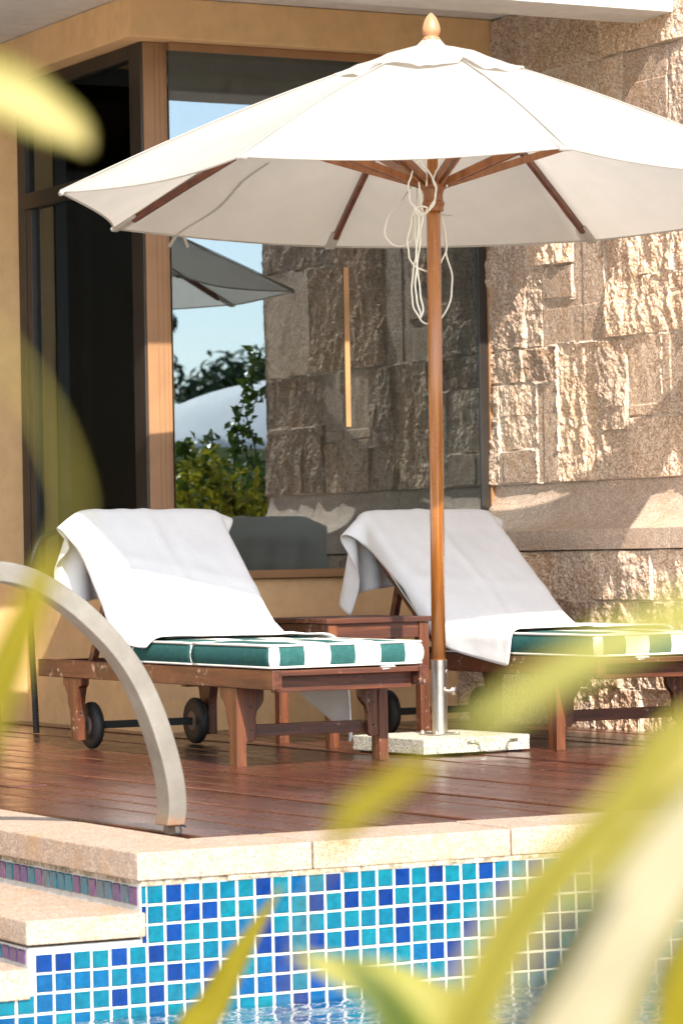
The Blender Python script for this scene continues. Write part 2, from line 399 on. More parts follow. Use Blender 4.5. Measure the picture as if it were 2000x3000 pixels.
# ---------------------------------------------------------------- builders
def tag(o, label=None, cat=None, group=None, kind=None):
    if label: o['label'] = label
    if cat: o['category'] = cat
    if group: o['group'] = group
    if kind: o['kind'] = kind
    return o
def thing(name, label, cat, loc, group=None):
    o = bpy.data.objects.new(name, None); col.objects.link(o); o.location = loc
    o.empty_display_size = 0.1
    return tag(o, label, cat, group)
def mesh_obj(name, me, parent=None, mats=()):
    for mm in mats: me.materials.append(mm)
    o = bpy.data.objects.new(name, me); col.objects.link(o)
    if parent is not None:
        off = Vector((0, 0, 0)); p = parent
        while p is not None: off += p.location; p = p.parent
        me.transform(Matrix.Translation(-off)); o.parent = parent
    return o
class MB:
    """collects shapes, in world coordinates, for one mesh object"""
    def __init__(s): s.bm = bmesh.new()
    def poly(s, pts, faces):
        v = [s.bm.verts.new(p) for p in pts]
        for f in faces: s.bm.faces.new([v[i] for i in f])
        return s
    def box(s, x0, x1, y0, y1, z0, z1):
        return s.obox(((x0 + x1) / 2, (y0 + y1) / 2, (z0 + z1) / 2), ((1, 0, 0), (0, 1, 0), (0, 0, 1)),
                      (abs(x1 - x0) / 2, abs(y1 - y0) / 2, abs(z1 - z0) / 2))
    def obox(s, c, ax, h):
        c = Vector(c); X, Y, Z = [Vector(a).normalized() * k for a, k in zip(ax, h)]
        p = [c + X * i + Y * j + Z * k for i in (-1, 1) for j in (-1, 1) for k in (-1, 1)]
        return s.poly(p, [(0, 1, 3, 2), (4, 6, 7, 5), (0, 4, 5, 1), (2, 3, 7, 6), (0, 2, 6, 4), (1, 5, 7, 3)])
    def bar(s, a, b, w, h, up=(0, 0, 1)):
        a, b = Vector(a), Vector(b); d = (b - a); L = d.length; d.normalize()
        sd = d.cross(Vector(up)).normalized(); u = sd.cross(d)
        return s.obox((a + b) / 2, (d, sd, u), (L / 2, w / 2, h / 2))
    def tube(s, pts, r, n=8, closed=False, caps=True):
        pts = [Vector(p) for p in pts]; N = len(pts)
        rr = r if isinstance(r, (list, tuple)) else [r] * N
        rings = []; ref = None
        for i in range(N):
            if closed: d = pts[(i + 1) % N] - pts[i - 1]
            else: d = pts[min(i + 1, N - 1)] - pts[max(i - 1, 0)]
            d.normalize()
            if ref is None: ref = d.orthogonal().normalized()
            ref = (ref - d * ref.dot(d)).normalized(); b = d.cross(ref)
            rings.append([s.bm.verts.new(pts[i] + (ref * math.cos(2 * math.pi * k / n) + b * math.sin(2 * math.pi * k / n)) * rr[i]) for k in range(n)])
        for i in range(N if closed else N - 1):
            a, c = rings[i], rings[(i + 1) % N]
            for k in range(n): s.bm.faces.new((a[k], a[(k + 1) % n], c[(k + 1) % n], c[k]))
        if caps and not closed: s.bm.faces.new(rings[0][::-1]); s.bm.faces.new(rings[-1])
        return s
    def lathe(s, prof, o, n=24, ax=(0, 0, 1)):
        o = Vector(o); ax = Vector(ax).normalized(); u = ax.orthogonal().normalized(); w = ax.cross(u)
        rings = [[s.bm.verts.new(o + ax * z + (u * math.cos(2 * math.pi * k / n) + w * math.sin(2 * math.pi * k / n)) * max(r, 1e-4)) for k in range(n)] for r, z in prof]
        for a, c in zip(rings, rings[1:]):
            for k in range(n): s.bm.faces.new((a[k], a[(k + 1) % n], c[(k + 1) % n], c[k]))
        s.bm.faces.new(rings[0][::-1]); s.bm.faces.new(rings[-1]); return s
    def prism(s, pts2, o, u, v, w, t):
        """polygon pts2 in axes u,v from o, thickness t along w"""
        o, u, v, w = Vector(o), Vector(u), Vector(v), Vector(w)
        a = [s.bm.verts.new(o + u * x + v * y) for x, y in pts2]
        b = [s.bm.verts.new(o + u * x + v * y + w * t) for x, y in pts2]
        n = len(a); s.bm.faces.new(a[::-1]); s.bm.faces.new(b)
        for i in range(n): s.bm.faces.new((a[i], a[(i + 1) % n], b[(i + 1) % n], b[i]))
        return s
    def build(s, name, mat, parent=None, bevel=0.0, seg=2, smooth=False, angle=40):
        bm = s.bm
        bmesh.ops.recalc_face_normals(bm, faces=bm.faces)
        if bevel:
            ed = [e for e in bm.edges if len(e.link_faces) == 2 and e.calc_face_angle(0) > rad(angle)]
            bmesh.ops.bevel(bm, geom=ed, offset=bevel, segments=seg, profile=0.6, affect='EDGES', clamp_overlap=True)
        me = bpy.data.meshes.new(name); bm.to_mesh(me); bm.free()
        if smooth: me.polygons.foreach_set("use_smooth", [True] * len(me.polygons))
        mats = mat if isinstance(mat, (list, tuple)) else [mat]
        return mesh_obj(name, me, parent, mats)
def grid_mesh(name, P, mat, parent=None, attrs=None, smooth=True, thick=0.0, subd=0, mask=None):
    H, W = P.shape[:2]
    idx = np.arange(H * W).reshape(H, W)
    f = np.stack([idx[:-1, :-1], idx[:-1, 1:], idx[1:, 1:], idx[1:, :-1]], -1).reshape(-1, 4)
    if mask is not None: f = f[mask.reshape(-1)]
    me = bpy.data.meshes.new(name)
    me.from_pydata(P.reshape(-1, 3).tolist(), [], f.tolist())
    for k, a in (attrs or {}).items():
        at = me.attributes.new(k, 'FLOAT', 'POINT'); at.data.foreach_set('value', a.reshape(-1).astype(np.float32))
    if smooth: me.polygons.foreach_set("use_smooth", [True] * len(me.polygons))
    o = mesh_obj(name, me, parent, [mat])
    if subd:
        md = o.modifiers.new("Subdivision", 'SUBSURF'); md.levels = subd; md.render_levels = subd
    if thick:
        md = o.modifiers.new("Solidify", 'SOLIDIFY'); md.thickness = thick; md.offset = 0
    return o
def spline(pts, n=8):
    """Catmull-Rom through the points"""
    P = np.array(pts, float); out = []
    Q = np.vstack([2 * P[0] - P[1], P, 2 * P[-1] - P[-2]])
    for i in range(1, len(Q) - 2):
        for t in np.linspace(0, 1, n, endpoint=False):
            a, b, c, d = Q[i - 1], Q[i], Q[i + 1], Q[i + 2]
            out.append(0.5 * ((2 * b) + (-a + c) * t + (2 * a - 5 * b + 4 * c - d) * t * t + (-a + 3 * b - 3 * c + d) * t ** 3))
    out.append(P[-1]); return np.array(out)
def vnoise(x, y, seed=0):
    xi = np.floor(x).astype(np.int64); yi = np.floor(y).astype(np.int64); fx = x - xi; fy = y - yi
    def h(a, b):
        n = (a * 374761393 + b * 668265263 + seed * 982451653) & 0xffffffff
        n = ((n ^ (n >> 13)) * 1274126177) & 0xffffffff
        return ((n ^ (n >> 16)) & 0xffff) / 65535.0
    sx = fx * fx * (3 - 2 * fx); sy = fy * fy * (3 - 2 * fy)
    return (h(xi, yi) * (1 - sx) + h(xi + 1, yi) * sx) * (1 - sy) + (h(xi, yi + 1) * (1 - sx) + h(xi + 1, yi + 1) * sx) * sy
def fbm(x, y, seed=0, oct=4, gain=0.5):
    s = 0; a = 1; t = 0
    for o in range(oct):
        s = s + a * vnoise(x * 2 ** o + 17.3 * o, y * 2 ** o + 9.1 * o, seed + o); t += a; a *= gain
    return s / t

# ================================================================ the setting
def struct(o): o['kind'] = 'structure'; return o
XA, YB, XS, YG = 5.73, 12.40, 7.38, 12.380     # left glass plane, front wall plane, stone plane, front glass plane
YW = 13.74                                    # tan wall beyond the left glass

# far ground sheet, near-side planter soil
struct(MB().poly([(-150, -150, -1.75), (150, -150, -1.75), (150, 200, -1.75), (-150, 200, -1.75)], [(0, 1, 2, 3)]).build('ground', M['ground']))
struct(MB().box(-14, 30, -40, 2.55, -1.6, -0.02).build('lawn', M['ground']))
struct(MB().box(7.9, 30, 2.9, 16, -1.6, -0.015).build('garden_soil', M['soil']))
struct(MB().box(-6, 12, 2.56, 2.9, -1.6, 0.0).build('near_coping', M['coping'], bevel=0.012))

# pool basin
struct(MB().box(-6, 7.85, 2.9, 7.5, -1.6, -1.5).build('pool_floor', M['poolfloor']))
wt = struct(MB().poly([(-6, 2.9, -0.4), (7.85, 2.9, -0.4), (7.85, 7.42, -0.4), (2.44, 7.42, -0.4), (2.44, 13.4, -0.4), (-6, 13.4, -0.4)],
            [(0, 1, 2, 3, 4, 5)]).build('water', M['water']))

pw = thing('pool_wall', 'pool wall of teal and cobalt glass mosaic tiles below the granite edge', 'pool wall', (3.4, 7.42, -1.5))
b = MB()
b.box(3.385, 7.85, 7.42, 7.9, -1.5, -0.076)
b.box(3.385, 3.9, 7.9, 13.3, -1.5, -0.076)
b.box(3.085, 3.385, 7.42, 13.3, -1.5, -0.214)
b.box(2.765, 3.085, 7.42, 13.3, -1.5, -0.338)
b.box(2.44, 2.765, 7.42, 13.3, -1.5, -0.462)
b.build('grout_face', M['grout'], pw)
def tiles(name, cells, parent, mats):
    """cells: (corner, u, v, w, size_u, size_v, material index)"""
    bm = bmesh.new()
    for (o, u, v, w, su, sv, mi) in cells:
        o = Vector(o); u = Vector(u); v = Vector(v); w = Vector(w)
        j = 0.0016
        o = o + u * random.uniform(-j, j) * .6 + v * random.uniform(-j, j) * .6
        t = 0.0035 + random.uniform(-0.0006, 0.0006); e = 0.003
        tw = random.uniform(-0.0006, 0.0006); tv = random.uniform(-0.0006, 0.0006)
        P0 = [o, o + u * su, o + u * su + v * sv, o + v * sv]
        P1 = [o + u * e + v * e + w * (t + tw), o + u * (su - e) + v * e + w * (t - tw), o + u * (su - e) + v * (sv - e) + w * (t + tv), o + u * e + v * (sv - e) + w * (t - tv)]
        a = [bm.verts.new(p) for p in P0]; c = [bm.verts.new(p) for p in P1]
        fs = [bm.faces.new(c)] + [bm.faces.new((a[k], a[(k + 1) % 4], c[(k + 1) % 4], c[k])) for k in range(4)]
        for f in fs: f.material_index = mi
    bmesh.ops.recalc_face_normals(bm, faces=bm.faces)
    me = bpy.data.meshes.new(name); bm.to_mesh(me); bm.free()
    return mesh_obj(name, me, parent, mats)
PAT = ["0110001020110102010100010010", "0001100010001001010010000100", "0020011000100000001001000010", "1000010001001001010001000011"]
ROW = {0: "bTBMTTTBTMTBTTTBTBTTBTTBT", 1: "TTTBBTTMTTBTBTBTTTBTTBTT", 2: "bTBTTTMBTTTTTTTBTBTTTMTT", 3: "TBTTTMTBBTBTBTTBTTTBTMTT"}
mi_of = {'T': 0, 't': 1, 'M': 1, 'B': 2, 'b': 2}
cells = []
g_ = 0.0062
for r in range(28):
    z1 = -0.0835 - 0.049 * r
    for k in range(-14, 90):
        x0 = 3.401 + 0.0498 * k
        if k == -1 and z1 > -0.215: x0 = 3.388; su = 3.401 - 3.388
        else: su = 0.0498 - g_; x0 += g_ / 2
        if x0 < 2.5: continue
        top = -0.078 if x0 > 3.385 else (-0.216 if x0 > 3.086 else (-0.341 if x0 > 2.77 else -0.465))
        hz = 0.049 - g_ * 0.95
        zt = z1 - 0.001; zb = zt - hz
        if zt > top + 0.012: 
            if zb > top - 0.012: continue
            zt = top - 0.003; 
        if k >= 0 and r in ROW and k + 1 < len(ROW[r]): mi = mi_of[ROW[r][k + 1]]
        else: mi = random.choices((0, 1, 2), (0.5, 0.24, 0.26))[0]
        cells.append(((x0, 7.4195, zb), (1, 0, 0), (0, 0, 1), (0, -1, 0), su, zt - zb, mi))
tiles('mosaic_tiles', cells, pw, [M['tile_teal'], M['tile_mid'], M['tile_blue']])
cells = []
for (px, z0, z1) in ((3.384, -0.132, -0.086), (3.084, -0.254, -0.219), (2.764, -0.378, -0.343)):
    y = 7.436
    while y < 13.2:
        mi = random.choices((0, 1, 2), (0.3, 0.36, 0.34))[0]
        cells.append(((px + 0.0005, y, z0), (0, 1, 0), (0, 0, 1), (-1, 0, 0), 0.0498 - g_, z1 - z0, mi)); y += 0.0498
tiles('riser_tiles', cells, pw, [M['tile_teal'], M['tile_teal_shaded'], M['tile_blue_shaded']])

# granite edge slabs
def slab(name, x0, x1, y0, y1, z0, z1, label, group, skew=0.0, mat='coping'):
    o = MB().box(x0, x1, y0, y1, z0, z1).build(name, M[mat], bevel=0.0045, seg=2)
    tag(o, label, 'coping slab', group)
    if skew: o.rotation_euler.z = skew
    return o
CG = 'granite slabs edging the pool'
b = MB()     # corner slab: its foot runs back along the steps, its front end is mitred
b.prism([(3.372, 7.408), (3.858, 7.409), (3.859, 7.708), (3.657, 7.708)], (0, 0, -0.069), (1, 0, 0), (0, 1, 0), (0, 0, 1), 0.069)
tag(b.build('coping_slab', M['coping'], bevel=0.004), 'pale granite coping slab on the right of the pool corner below the handrail', 'coping slab', CG)
xs = [3.864, 4.449, 5.05, 5.66, 6.27, 6.9, 7.5, 7.85]
cl = ['rust stained granite coping slab second right of the pool corner', 'granite coping slab behind the blurred leaf, third right of the corner', 'granite coping slab partly hidden by the big cream leaf']
for i, (a, c) in enumerate(zip(xs, xs[1:])):
    slab('coping_slab', a, c - 0.005, 7.411 + 0.002 * (i % 2), 7.708, -0.070 + 0.001 * (i % 2), 0.0 + 0.0015 * (i % 2), cl[i] if i < 3 else 'granite coping slab at the right end of the pool edge, out past the leaves', CG)
b = MB()
b.prism([(3.372, 7.412), (3.655, 7.711), (3.655, 8.62), (3.374, 8.62)], (0, 0, -0.0695), (1, 0, 0), (0, 1, 0), (0, 0, 1), 0.069)
tag(b.build('coping_slab', M['coping'], bevel=0.004), 'granite coping slab with shaded brown side, running back from the pool corner', 'coping slab', CG)
ys = [8.626, 9.62, 10.6, 11.6, 12.6, 13.3]
for i, (a, c) in enumerate(zip(ys, ys[1:])):
    slab('coping_slab', 3.373, 3.655, a, c - 0.006, -0.070, -0.0005, 'granite coping slab at the far left edge beside the steps' if i == 0 else 'granite coping slab beside the steps, further back out of frame', CG)
slab('step_slab', 3.075, 3.392, 7.404, 9.2, -0.206, -0.147, 'pale granite pool step slab below the corner coping, upper of the steps', None)
slab('step_slab', 3.075, 3.392, 9.205, 13.3, -0.206, -0.147, 'rear length of the upper granite pool step slab', None)
slab('step_slab', 2.755, 3.084, 7.406, 9.6, -0.336, -0.262, 'lower granite pool step slab at the left edge, brown front', None)
slab('step_slab', 2.43, 2.762, 7.406, 9.6, -0.46, -0.388, 'submerged granite pool step slab at the water line', None)

mo = NT('stained_mortar'); mo.bump(mo.noise(120, 4, 0.8), 0.8, 0.01)
M['mortar'] = mo.set(Base_Color=mo.ramp(mo.noise(26, 6, 0.8), [(0.35, (0.10, 0.075, 0.05)), (0.5, (0.42, 0.33, 0.22)), (0.65, (0.66, 0.60, 0.5))]), Roughness=0.95)
b = MB(); x = 3.386
while x < 7.8:
    L_ = random.uniform(0.02, 0.09); b.box(x, x + L_, 7.4165 + random.uniform(-0.004, 0.002), 7.43, -0.0815 + random.uniform(-0.002, 0.0015), -0.0705); x += L_ + 0.0005
y = 7.43
while y < 13.2:
    L_ = random.uniform(0.02, 0.09); b.box(3.3805 + random.uniform(-0.003, 0.002), 3.40, y, y + L_, -0.0815 + random.uniform(-0.002, 0.0015), -0.0705); y += L_ + 0.0005
b.build('mortar_bed', M['mortar'], pw)

# deck: individual boards, turned a little against the pool edge, clipped to it
def clip(poly, keep, inter):
    out = []
    for i in range(len(poly)):
        a, c = poly[i - 1], poly[i]
        if keep(c):
            if not keep(a): out.append(inter(a, c))
            out.append(c)
        elif keep(a): out.append(inter(a, c))
    return out
def clipx(poly, v, sgn):
    k = lambda p: (p[0] - v) * sgn >= 0
    f = lambda a, c: (v, a[1] + (c[1] - a[1]) * (v - a[0]) / (c[0] - a[0]))
    return clip(poly, k, f)
def clipy(poly, v, sgn):
    k = lambda p: (p[1] - v) * sgn >= 0
    f = lambda a, c: (a[0] + (c[0] - a[0]) * (v - a[1]) / (c[1] - a[1]), v)
    return clip(poly, k, f)
bm = bmesh.new()
pitch, gap, slope = 0.1395, 0.012, 0.035
x = 2.7
while x < 9.6:
    ycut = 7.712; segs = []
    ybr = random.uniform(8.6, 11.6)
    segs = [(7.7, ybr), (ybr + 0.004, 13.76)] if random.random() < 0.55 else [(7.7, 13.76)]
    for (ya, yb_) in segs:
        z = 0.0 + random.uniform(-0.004, 0.002); tl = random.uniform(-0.0018, 0.0018)
        f = lambda yy: x + (12.4 - yy) * slope
        jw = random.uniform(-0.0012, 0.0012)
        poly = [(f(ya), ya), (f(ya) + pitch - gap + jw, ya), (f(yb_) + pitch - gap + jw, yb_), (f(yb_), yb_)]
        poly = clipx(poly, 3.661, 1); 
        if len(poly) > 2: poly = clipy(poly, 7.713, 1)
        if len(poly) > 2: poly = clipx(poly, 7.84, -1)
        if len(poly) < 3: continue
        top = [bm.verts.new((p[0], p[1], z + tl * ((p[0] - x) / pitch))) for p in poly]
        bot = [bm.verts.new((p[0], p[1], -0.028)) for p in poly]
        n = len(poly); bm.faces.new(top); bm.faces.new(bot[::-1])
        for i in range(n): bm.faces.new((bot[i], bot[(i + 1) % n], top[(i + 1) % n], top[i]))
    x += pitch
bmesh.ops.recalc_face_normals(bm, faces=bm.faces)
ed = [e for e in bm.edges if e.verts[0].co.z > -0.02 and e.verts[1].co.z > -0.02]
bmesh.ops.bevel(bm, geom=ed, offset=0.0035, segments=2, profile=0.6, affect='EDGES', clamp_overlap=True)
me = bpy.data.meshes.new('wooden_deck'); bm.to_mesh(me); bm.free()
struct(mesh_obj('wooden_deck', me, None, [M['deck']]))
struct(MB().box(3.9, 7.85, 7.9, 16, -0.2, -0.045).build('deck_underlay', M['black']))
struct(MB().box(7.851, 12, 7.41, 7.9, -0.4, -0.01).build('garden_kerb', M['coping']))

# ---------------------------------------------------------------- building
bl = thing('villa', 'ochre villa corner with white eaves and brown window frames', 'building', (XA, YB, 0))
def lowwall(x0, x1, y0, y1, z0, z1): return MB().box(x0, x1, y0, y1, z0, z1)
b = MB()
b.box(XA, 7.40, YB, YB + 0.18, -0.04, 0.625)
b.box(XA, XA + 0.18, YB + 0.18, YW, -0.04, 0.625)
b.box(5.60, XA + 0.16, YW, YW + 0.25, -0.04, 3.03)
b.box(-3.0, 4.2, YW, YW + 0.25, -0.04, 3.03)
b.box(4.2, 5.60, YW + 0.02, YW + 0.25, 2.96, 3.03)
b.build('wall', M['stucco'], bl, bevel=0.006)
b = MB()      # beam over the glass; its edge stands proud of the glass
b.box(XA - 0.10, 7.376, YB - 0.10, YB + 0.10, 2.862, 3.032)
b.box(XA - 0.10, XA + 0.10, YB + 0.1005, YW + 0.24, 2.862, 3.032)
b.build('window_beam', M['stucco'], bl, bevel=0.006)
b = MB()
b.box(-4, 8.6, 11.18, 17.5, 3.034, 3.12)
b.box(-4, 8.6, 10.88, 11.18, 2.848, 3.42)
b.build('eaves', M['ceiling'], bl, bevel=0.008)
MB().box(-4, 8.6, 11.19, 17.5, 3.13, 3.40).build('roof', M['ceiling'], bl)
# interior
b = MB()
b.box(XA + 0.2, 10.5, YB + 0.3, 17.4, -0.02, 0.02)
b.build('interior_floor', M['floor_in'], bl)
b = MB()
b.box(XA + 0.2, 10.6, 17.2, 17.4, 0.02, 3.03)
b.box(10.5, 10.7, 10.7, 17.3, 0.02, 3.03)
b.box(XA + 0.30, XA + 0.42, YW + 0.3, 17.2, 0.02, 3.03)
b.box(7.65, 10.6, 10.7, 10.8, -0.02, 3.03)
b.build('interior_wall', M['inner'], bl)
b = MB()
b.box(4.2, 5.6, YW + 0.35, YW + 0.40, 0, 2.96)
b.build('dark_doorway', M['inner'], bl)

# corner post and the frames
post = MB()
post.box(XA + 0.004, 5.842, YB - 0.004, YB + 0.12, 0.62, 2.860)
for xx in (5.782, 5.806, 5.826): post.box(xx, xx + 0.004, YB - 0.0075, YB - 0.0045, 0.63, 2.858)
post.build('corner_post', M['bronze'], bl, bevel=0.0015)

wB = thing('front_window', 'tall front window mirroring stone wall, sky and bushes', 'window', (6.6, YG, 0.63))
b = MB()
b.box(5.8425, 7.378, YG - 0.014, YB + 0.10, 2.826, 2.8605)      # head
b.box(5.8425, 7.378, YG - 0.016, YB + 0.10, 0.628, 0.662)       # bottom
b.build('window_frame', M['bronze'], wB, bevel=0.002)
b = MB()
b.box(7.352, 7.379, YG - 0.012, YB + 0.1, 0.663, 2.825)
b.build('window_jamb', M['bronze'], wB, bevel=0.002)
MB().box(7.338, 7.3515, YG - 0.004, YB + 0.1, 0.663, 2.825).build('window_jamb', M['darkframe'], wB, bevel=0.002)
MB().box(7.308, 7.3375, YG - 0.010, YG + 0.02, 0.663, 2.825).build('glazing_bead', M['darkframe'], wB, bevel=0.002)
MB().box(5.8425, 7.308, YG, YG + 0.006, 0.663, 2.825).build('pane', M['glass'], wB)
tag(MB().box(6.646, 6.669, YG - 0.006, YG - 0.001, 1.265, 1.945).build('orange_strip', M['orange'], bevel=0.0008),
    'narrow orange strip upright on the front window glass', 'strip')

wA = thing('side_window', 'tall dark side window left of the corner post', 'window', (XA, 13.1, 0.63))
b = MB()
b.box(XA - 0.006, XA + 0.05, YB + 0.004, YB + 0.118, 0.63, 2.8605)     # post side
b.box(XA - 0.0055, XA + 0.05, YB + 0.119, YW, 2.800, 2.8600)
b.box(XA - 0.0055, XA + 0.05, YB + 0.119, YW, 0.628, 0.68)
b.box(XA - 0.006, XA + 0.05, 13.66, YW - 0.003, 0.681, 2.799)
b.box(XA - 0.002, XA + 0.05, 13.60, 13.655, 0.681, 2.286)
b.build('window_frame', M['darkframe'], wA, bevel=0.003)
MB().box(XA - 0.012, XA + 0.052, YB + 0.119, 13.659, 2.287, 2.357).build('transom', M['darkframe'], wA, bevel=0.003)
MB().box(XA + 0.02, XA + 0.026, YB + 0.119, 13.66, 0.68, 2.287).build('pane', M['glass_side'], wA)
MB().box(XA + 0.02, XA + 0.026, YB + 0.119, 13.66, 2.357, 2.80).build('pane', M['glass_side'], wA)
wC = thing('garden_door', 'dark glazed door in the far left wall, seen mirrored in the side window', 'door', (4.9, YW, 0))
b = MB()
b.box(4.2, 5.598, YW - 0.01, YW + 0.06, 2.88, 2.958)
for xx in (4.2, 4.86, 5.54): b.box(xx, xx + 0.058, YW - 0.009, YW + 0.06, 0.0, 2.879)
b.build('door_frame', M['darkframe'], wC, bevel=0.003)
MB().box(4.25, 5.55, YW + 0.02, YW + 0.026, 0.0, 2.88).build('pane', M['glass_clear'], wC)

# interior things seen dimly
rod = thing('curtain_rod', 'round metal curtain rod with a ring behind the front window', 'curtain rod', (6.5, 12.82, 2.80))
MB().tube([(5.96, 12.82, 2.775), (7.33, 12.82, 2.775)], 0.028, 20).build('rod', M['cream_rod'], rod, smooth=True)
MB().lathe([(0.029, 0), (0.038, 0.004), (0.038, 0.014), (0.033, 0.018), (0.038, 0.022), (0.038, 0.032), (0.029, 0.036)], (6.30, 12.82, 2.775), 24, (1, 0, 0)).build('ring', M['bronze'], rod, smooth=True)
def curtain(x0, y0, x1, y1, label):
    n = 90; H = 24
    P = np.zeros((H, n, 3))
    d = np.array([x1 - x0, y1 - y0]); L = np.hypot(*d); d = d / L; nn = np.array([-d[1], d[0]])
    s = np.linspace(0, 1, n)
    w = 0.03 * np.sin(s * L * 48 + 1.5 * np.sin(s * 9)) 
    for i, z in enumerate(np.linspace(0.03, 2.74, H)):
        k = 1 + 0.25 * (1 - i / H)
        P[i, :, 0] = x0 + d[0] * s * L + nn[0] * w * k; P[i, :, 1] = y0 + d[1] * s * L + nn[1] * w * k; P[i, :, 2] = z
    o = grid_mesh('curtain', P, M['curtain'], None)
    tag(o, label, 'curtain')
curtain(6.02, 13.62, 6.02, 13.05, 'dark gathered curtain behind the side window')
curtain(7.30, 12.86, 7.12, 12.86, 'dark curtain gathered at the right of the front window')
tb = thing('indoor_table', 'small dark table inside the room behind the side window', 'table', (7.0, 14.6, 0.02))
MB().box(6.6, 7.5, 14.3, 14.9, 0.72, 0.76).build('table_top', M['wood_x'], tb, bevel=0.004)
for (xx, yy) in ((6.64, 14.34), (7.42, 14.34), (6.64, 14.82), (7.42, 14.82)): MB().box(xx, xx + 0.045, yy, yy + 0.045, 0.02, 0.719).build('leg', M['wood_z'], tb, bevel=0.003)

# ---------------------------------------------------------------- stone wall
def stone_panel(name, parent, xs, y0, y1, z0, z1, segs, seed, amp, off, res=0.0050, edge_round=True):
    ny = int((y1 - y0) / res) + 1; nz = int((z1 - z0) / res) + 1
    Y, Z = np.meshgrid(np.linspace(y0, y1, ny), np.linspace(z0, z1, nz))
    wob = 0.004
    Yw = Y + wob * (fbm(Y * 9, Z * 9, seed + 50, 3) - 0.5) * 2; Zw = Z + wob * (fbm(Y * 9 + 40, Z * 9, seed + 60, 3) - 0.5) * 2
    D = np.full(Y.shape, 9.0)
    S = list(segs) + [(y0, z0, y1, z0), (y0, z1, y1, z1), (y1, z0, y1, z1), (y0, z0, y0, z1)]
    for (a, b_, c, d) in S:
        vx, vz = c - a, d - b_; L2 = vx * vx + vz * vz
        t = np.clip(((Yw - a) * vx + (Zw - b_) * vz) / L2, 0, 1)
        D = np.minimum(D, np.hypot(Yw - a - t * vx, Zw - b_ - t * vz))
    # label the blocks
    free = D > 0.0045
    lab = np.where(free, np.arange(Y.size).reshape(Y.shape) + 1, 0)
    for it in range(4000):
        old = lab.copy()
        for ax in (0, 1):
            for sh in (1, -1):
                # run-length maximum sweep
                pass
        L = lab
        n1 = L.copy()
        n1[1:] = np.maximum(n1[1:], L[:-1]); n1[:-1] = np.maximum(n1[:-1], L[1:])
        n1[:, 1:] = np.maximum(n1[:, 1:], L[:, :-1]); n1[:, :-1] = np.maximum(n1[:, :-1], L[:, 1:])
        lab = np.where(free, n1, 0)
        if it % 20 == 19 and (lab == old).all(): break
    ids = np.unique(lab); rg = np.random.default_rng(seed)
    o_ = {i: (rg.random(), rg.random(), rg.random(), rg.uniform(-1, 1), rg.uniform(-1, 1)) for i in ids}
    offs = np.zeros(Y.shape); tone = np.zeros(Y.shape); rough = np.zeros(Y.shape); ty = np.zeros(Y.shape); tz = np.zeros(Y.shape)
    inv = np.searchsorted(ids, lab)
    arr = np.array([o_[i] for i in ids])
    offs, tone, rough, ty, tz = [arr[inv, k] for k in range(5)]
    # facets: several slanted planes per block give the split faces their big chips
    yy = Y * 1.0; zz = Z * 1.0
    warp = fbm(yy * 5, zz * 3.2, seed + 3, 3) - 0.5
    big = fbm(yy * 7 + warp * 1.5 + offs * 31, zz * 3.0 + warp + offs * 57, seed + 1, 3, 0.5)
    ridg = 1 - np.abs(2 * fbm(yy * 11 - zz * 3.0 + offs * 13, zz * 6.5 + yy * 2.0, seed + 7, 3, 0.55) - 1)
    fin = fbm(yy * 46, zz * 38, seed + 11, 3, 0.6)
    fin2 = fbm(yy * 110, zz * 100, seed + 13, 2, 0.6)
    rr = np.where(rough < 0.13, 0.12, 0.55 + 0.45 * rough)
    h = off * offs + rr * amp * (2.0 * (big - 0.5) + 0.62 * (ridg - 0.6)) + rr * 0.020 * (fin - 0.5) + rr * 0.009 * (fin2 - 0.5) + 0.006 * (ty * (np.mod(Y * 3.1, 1) - .5) + tz * (np.mod(Z * 2.3, 1) - .5))
    k = np.clip((D - 0.0005) / 0.0045, 0, 1); k = k * k * (3 - 2 * k)
    hb_ = h + 0.012
    h = hb_ * k + (hb_ * 0.85 - 0.0025) * (1 - k)
    P = np.stack([xs - h, Y, Z], -1)
    joint = np.clip(1.3 - D / 0.005, 0, 1)
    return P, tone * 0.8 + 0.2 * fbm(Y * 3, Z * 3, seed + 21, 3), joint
sw = thing('stone_wall', 'rough split granite wall right of the front window, patched with sun', 'stone wall', (XS, 11.4, 0))
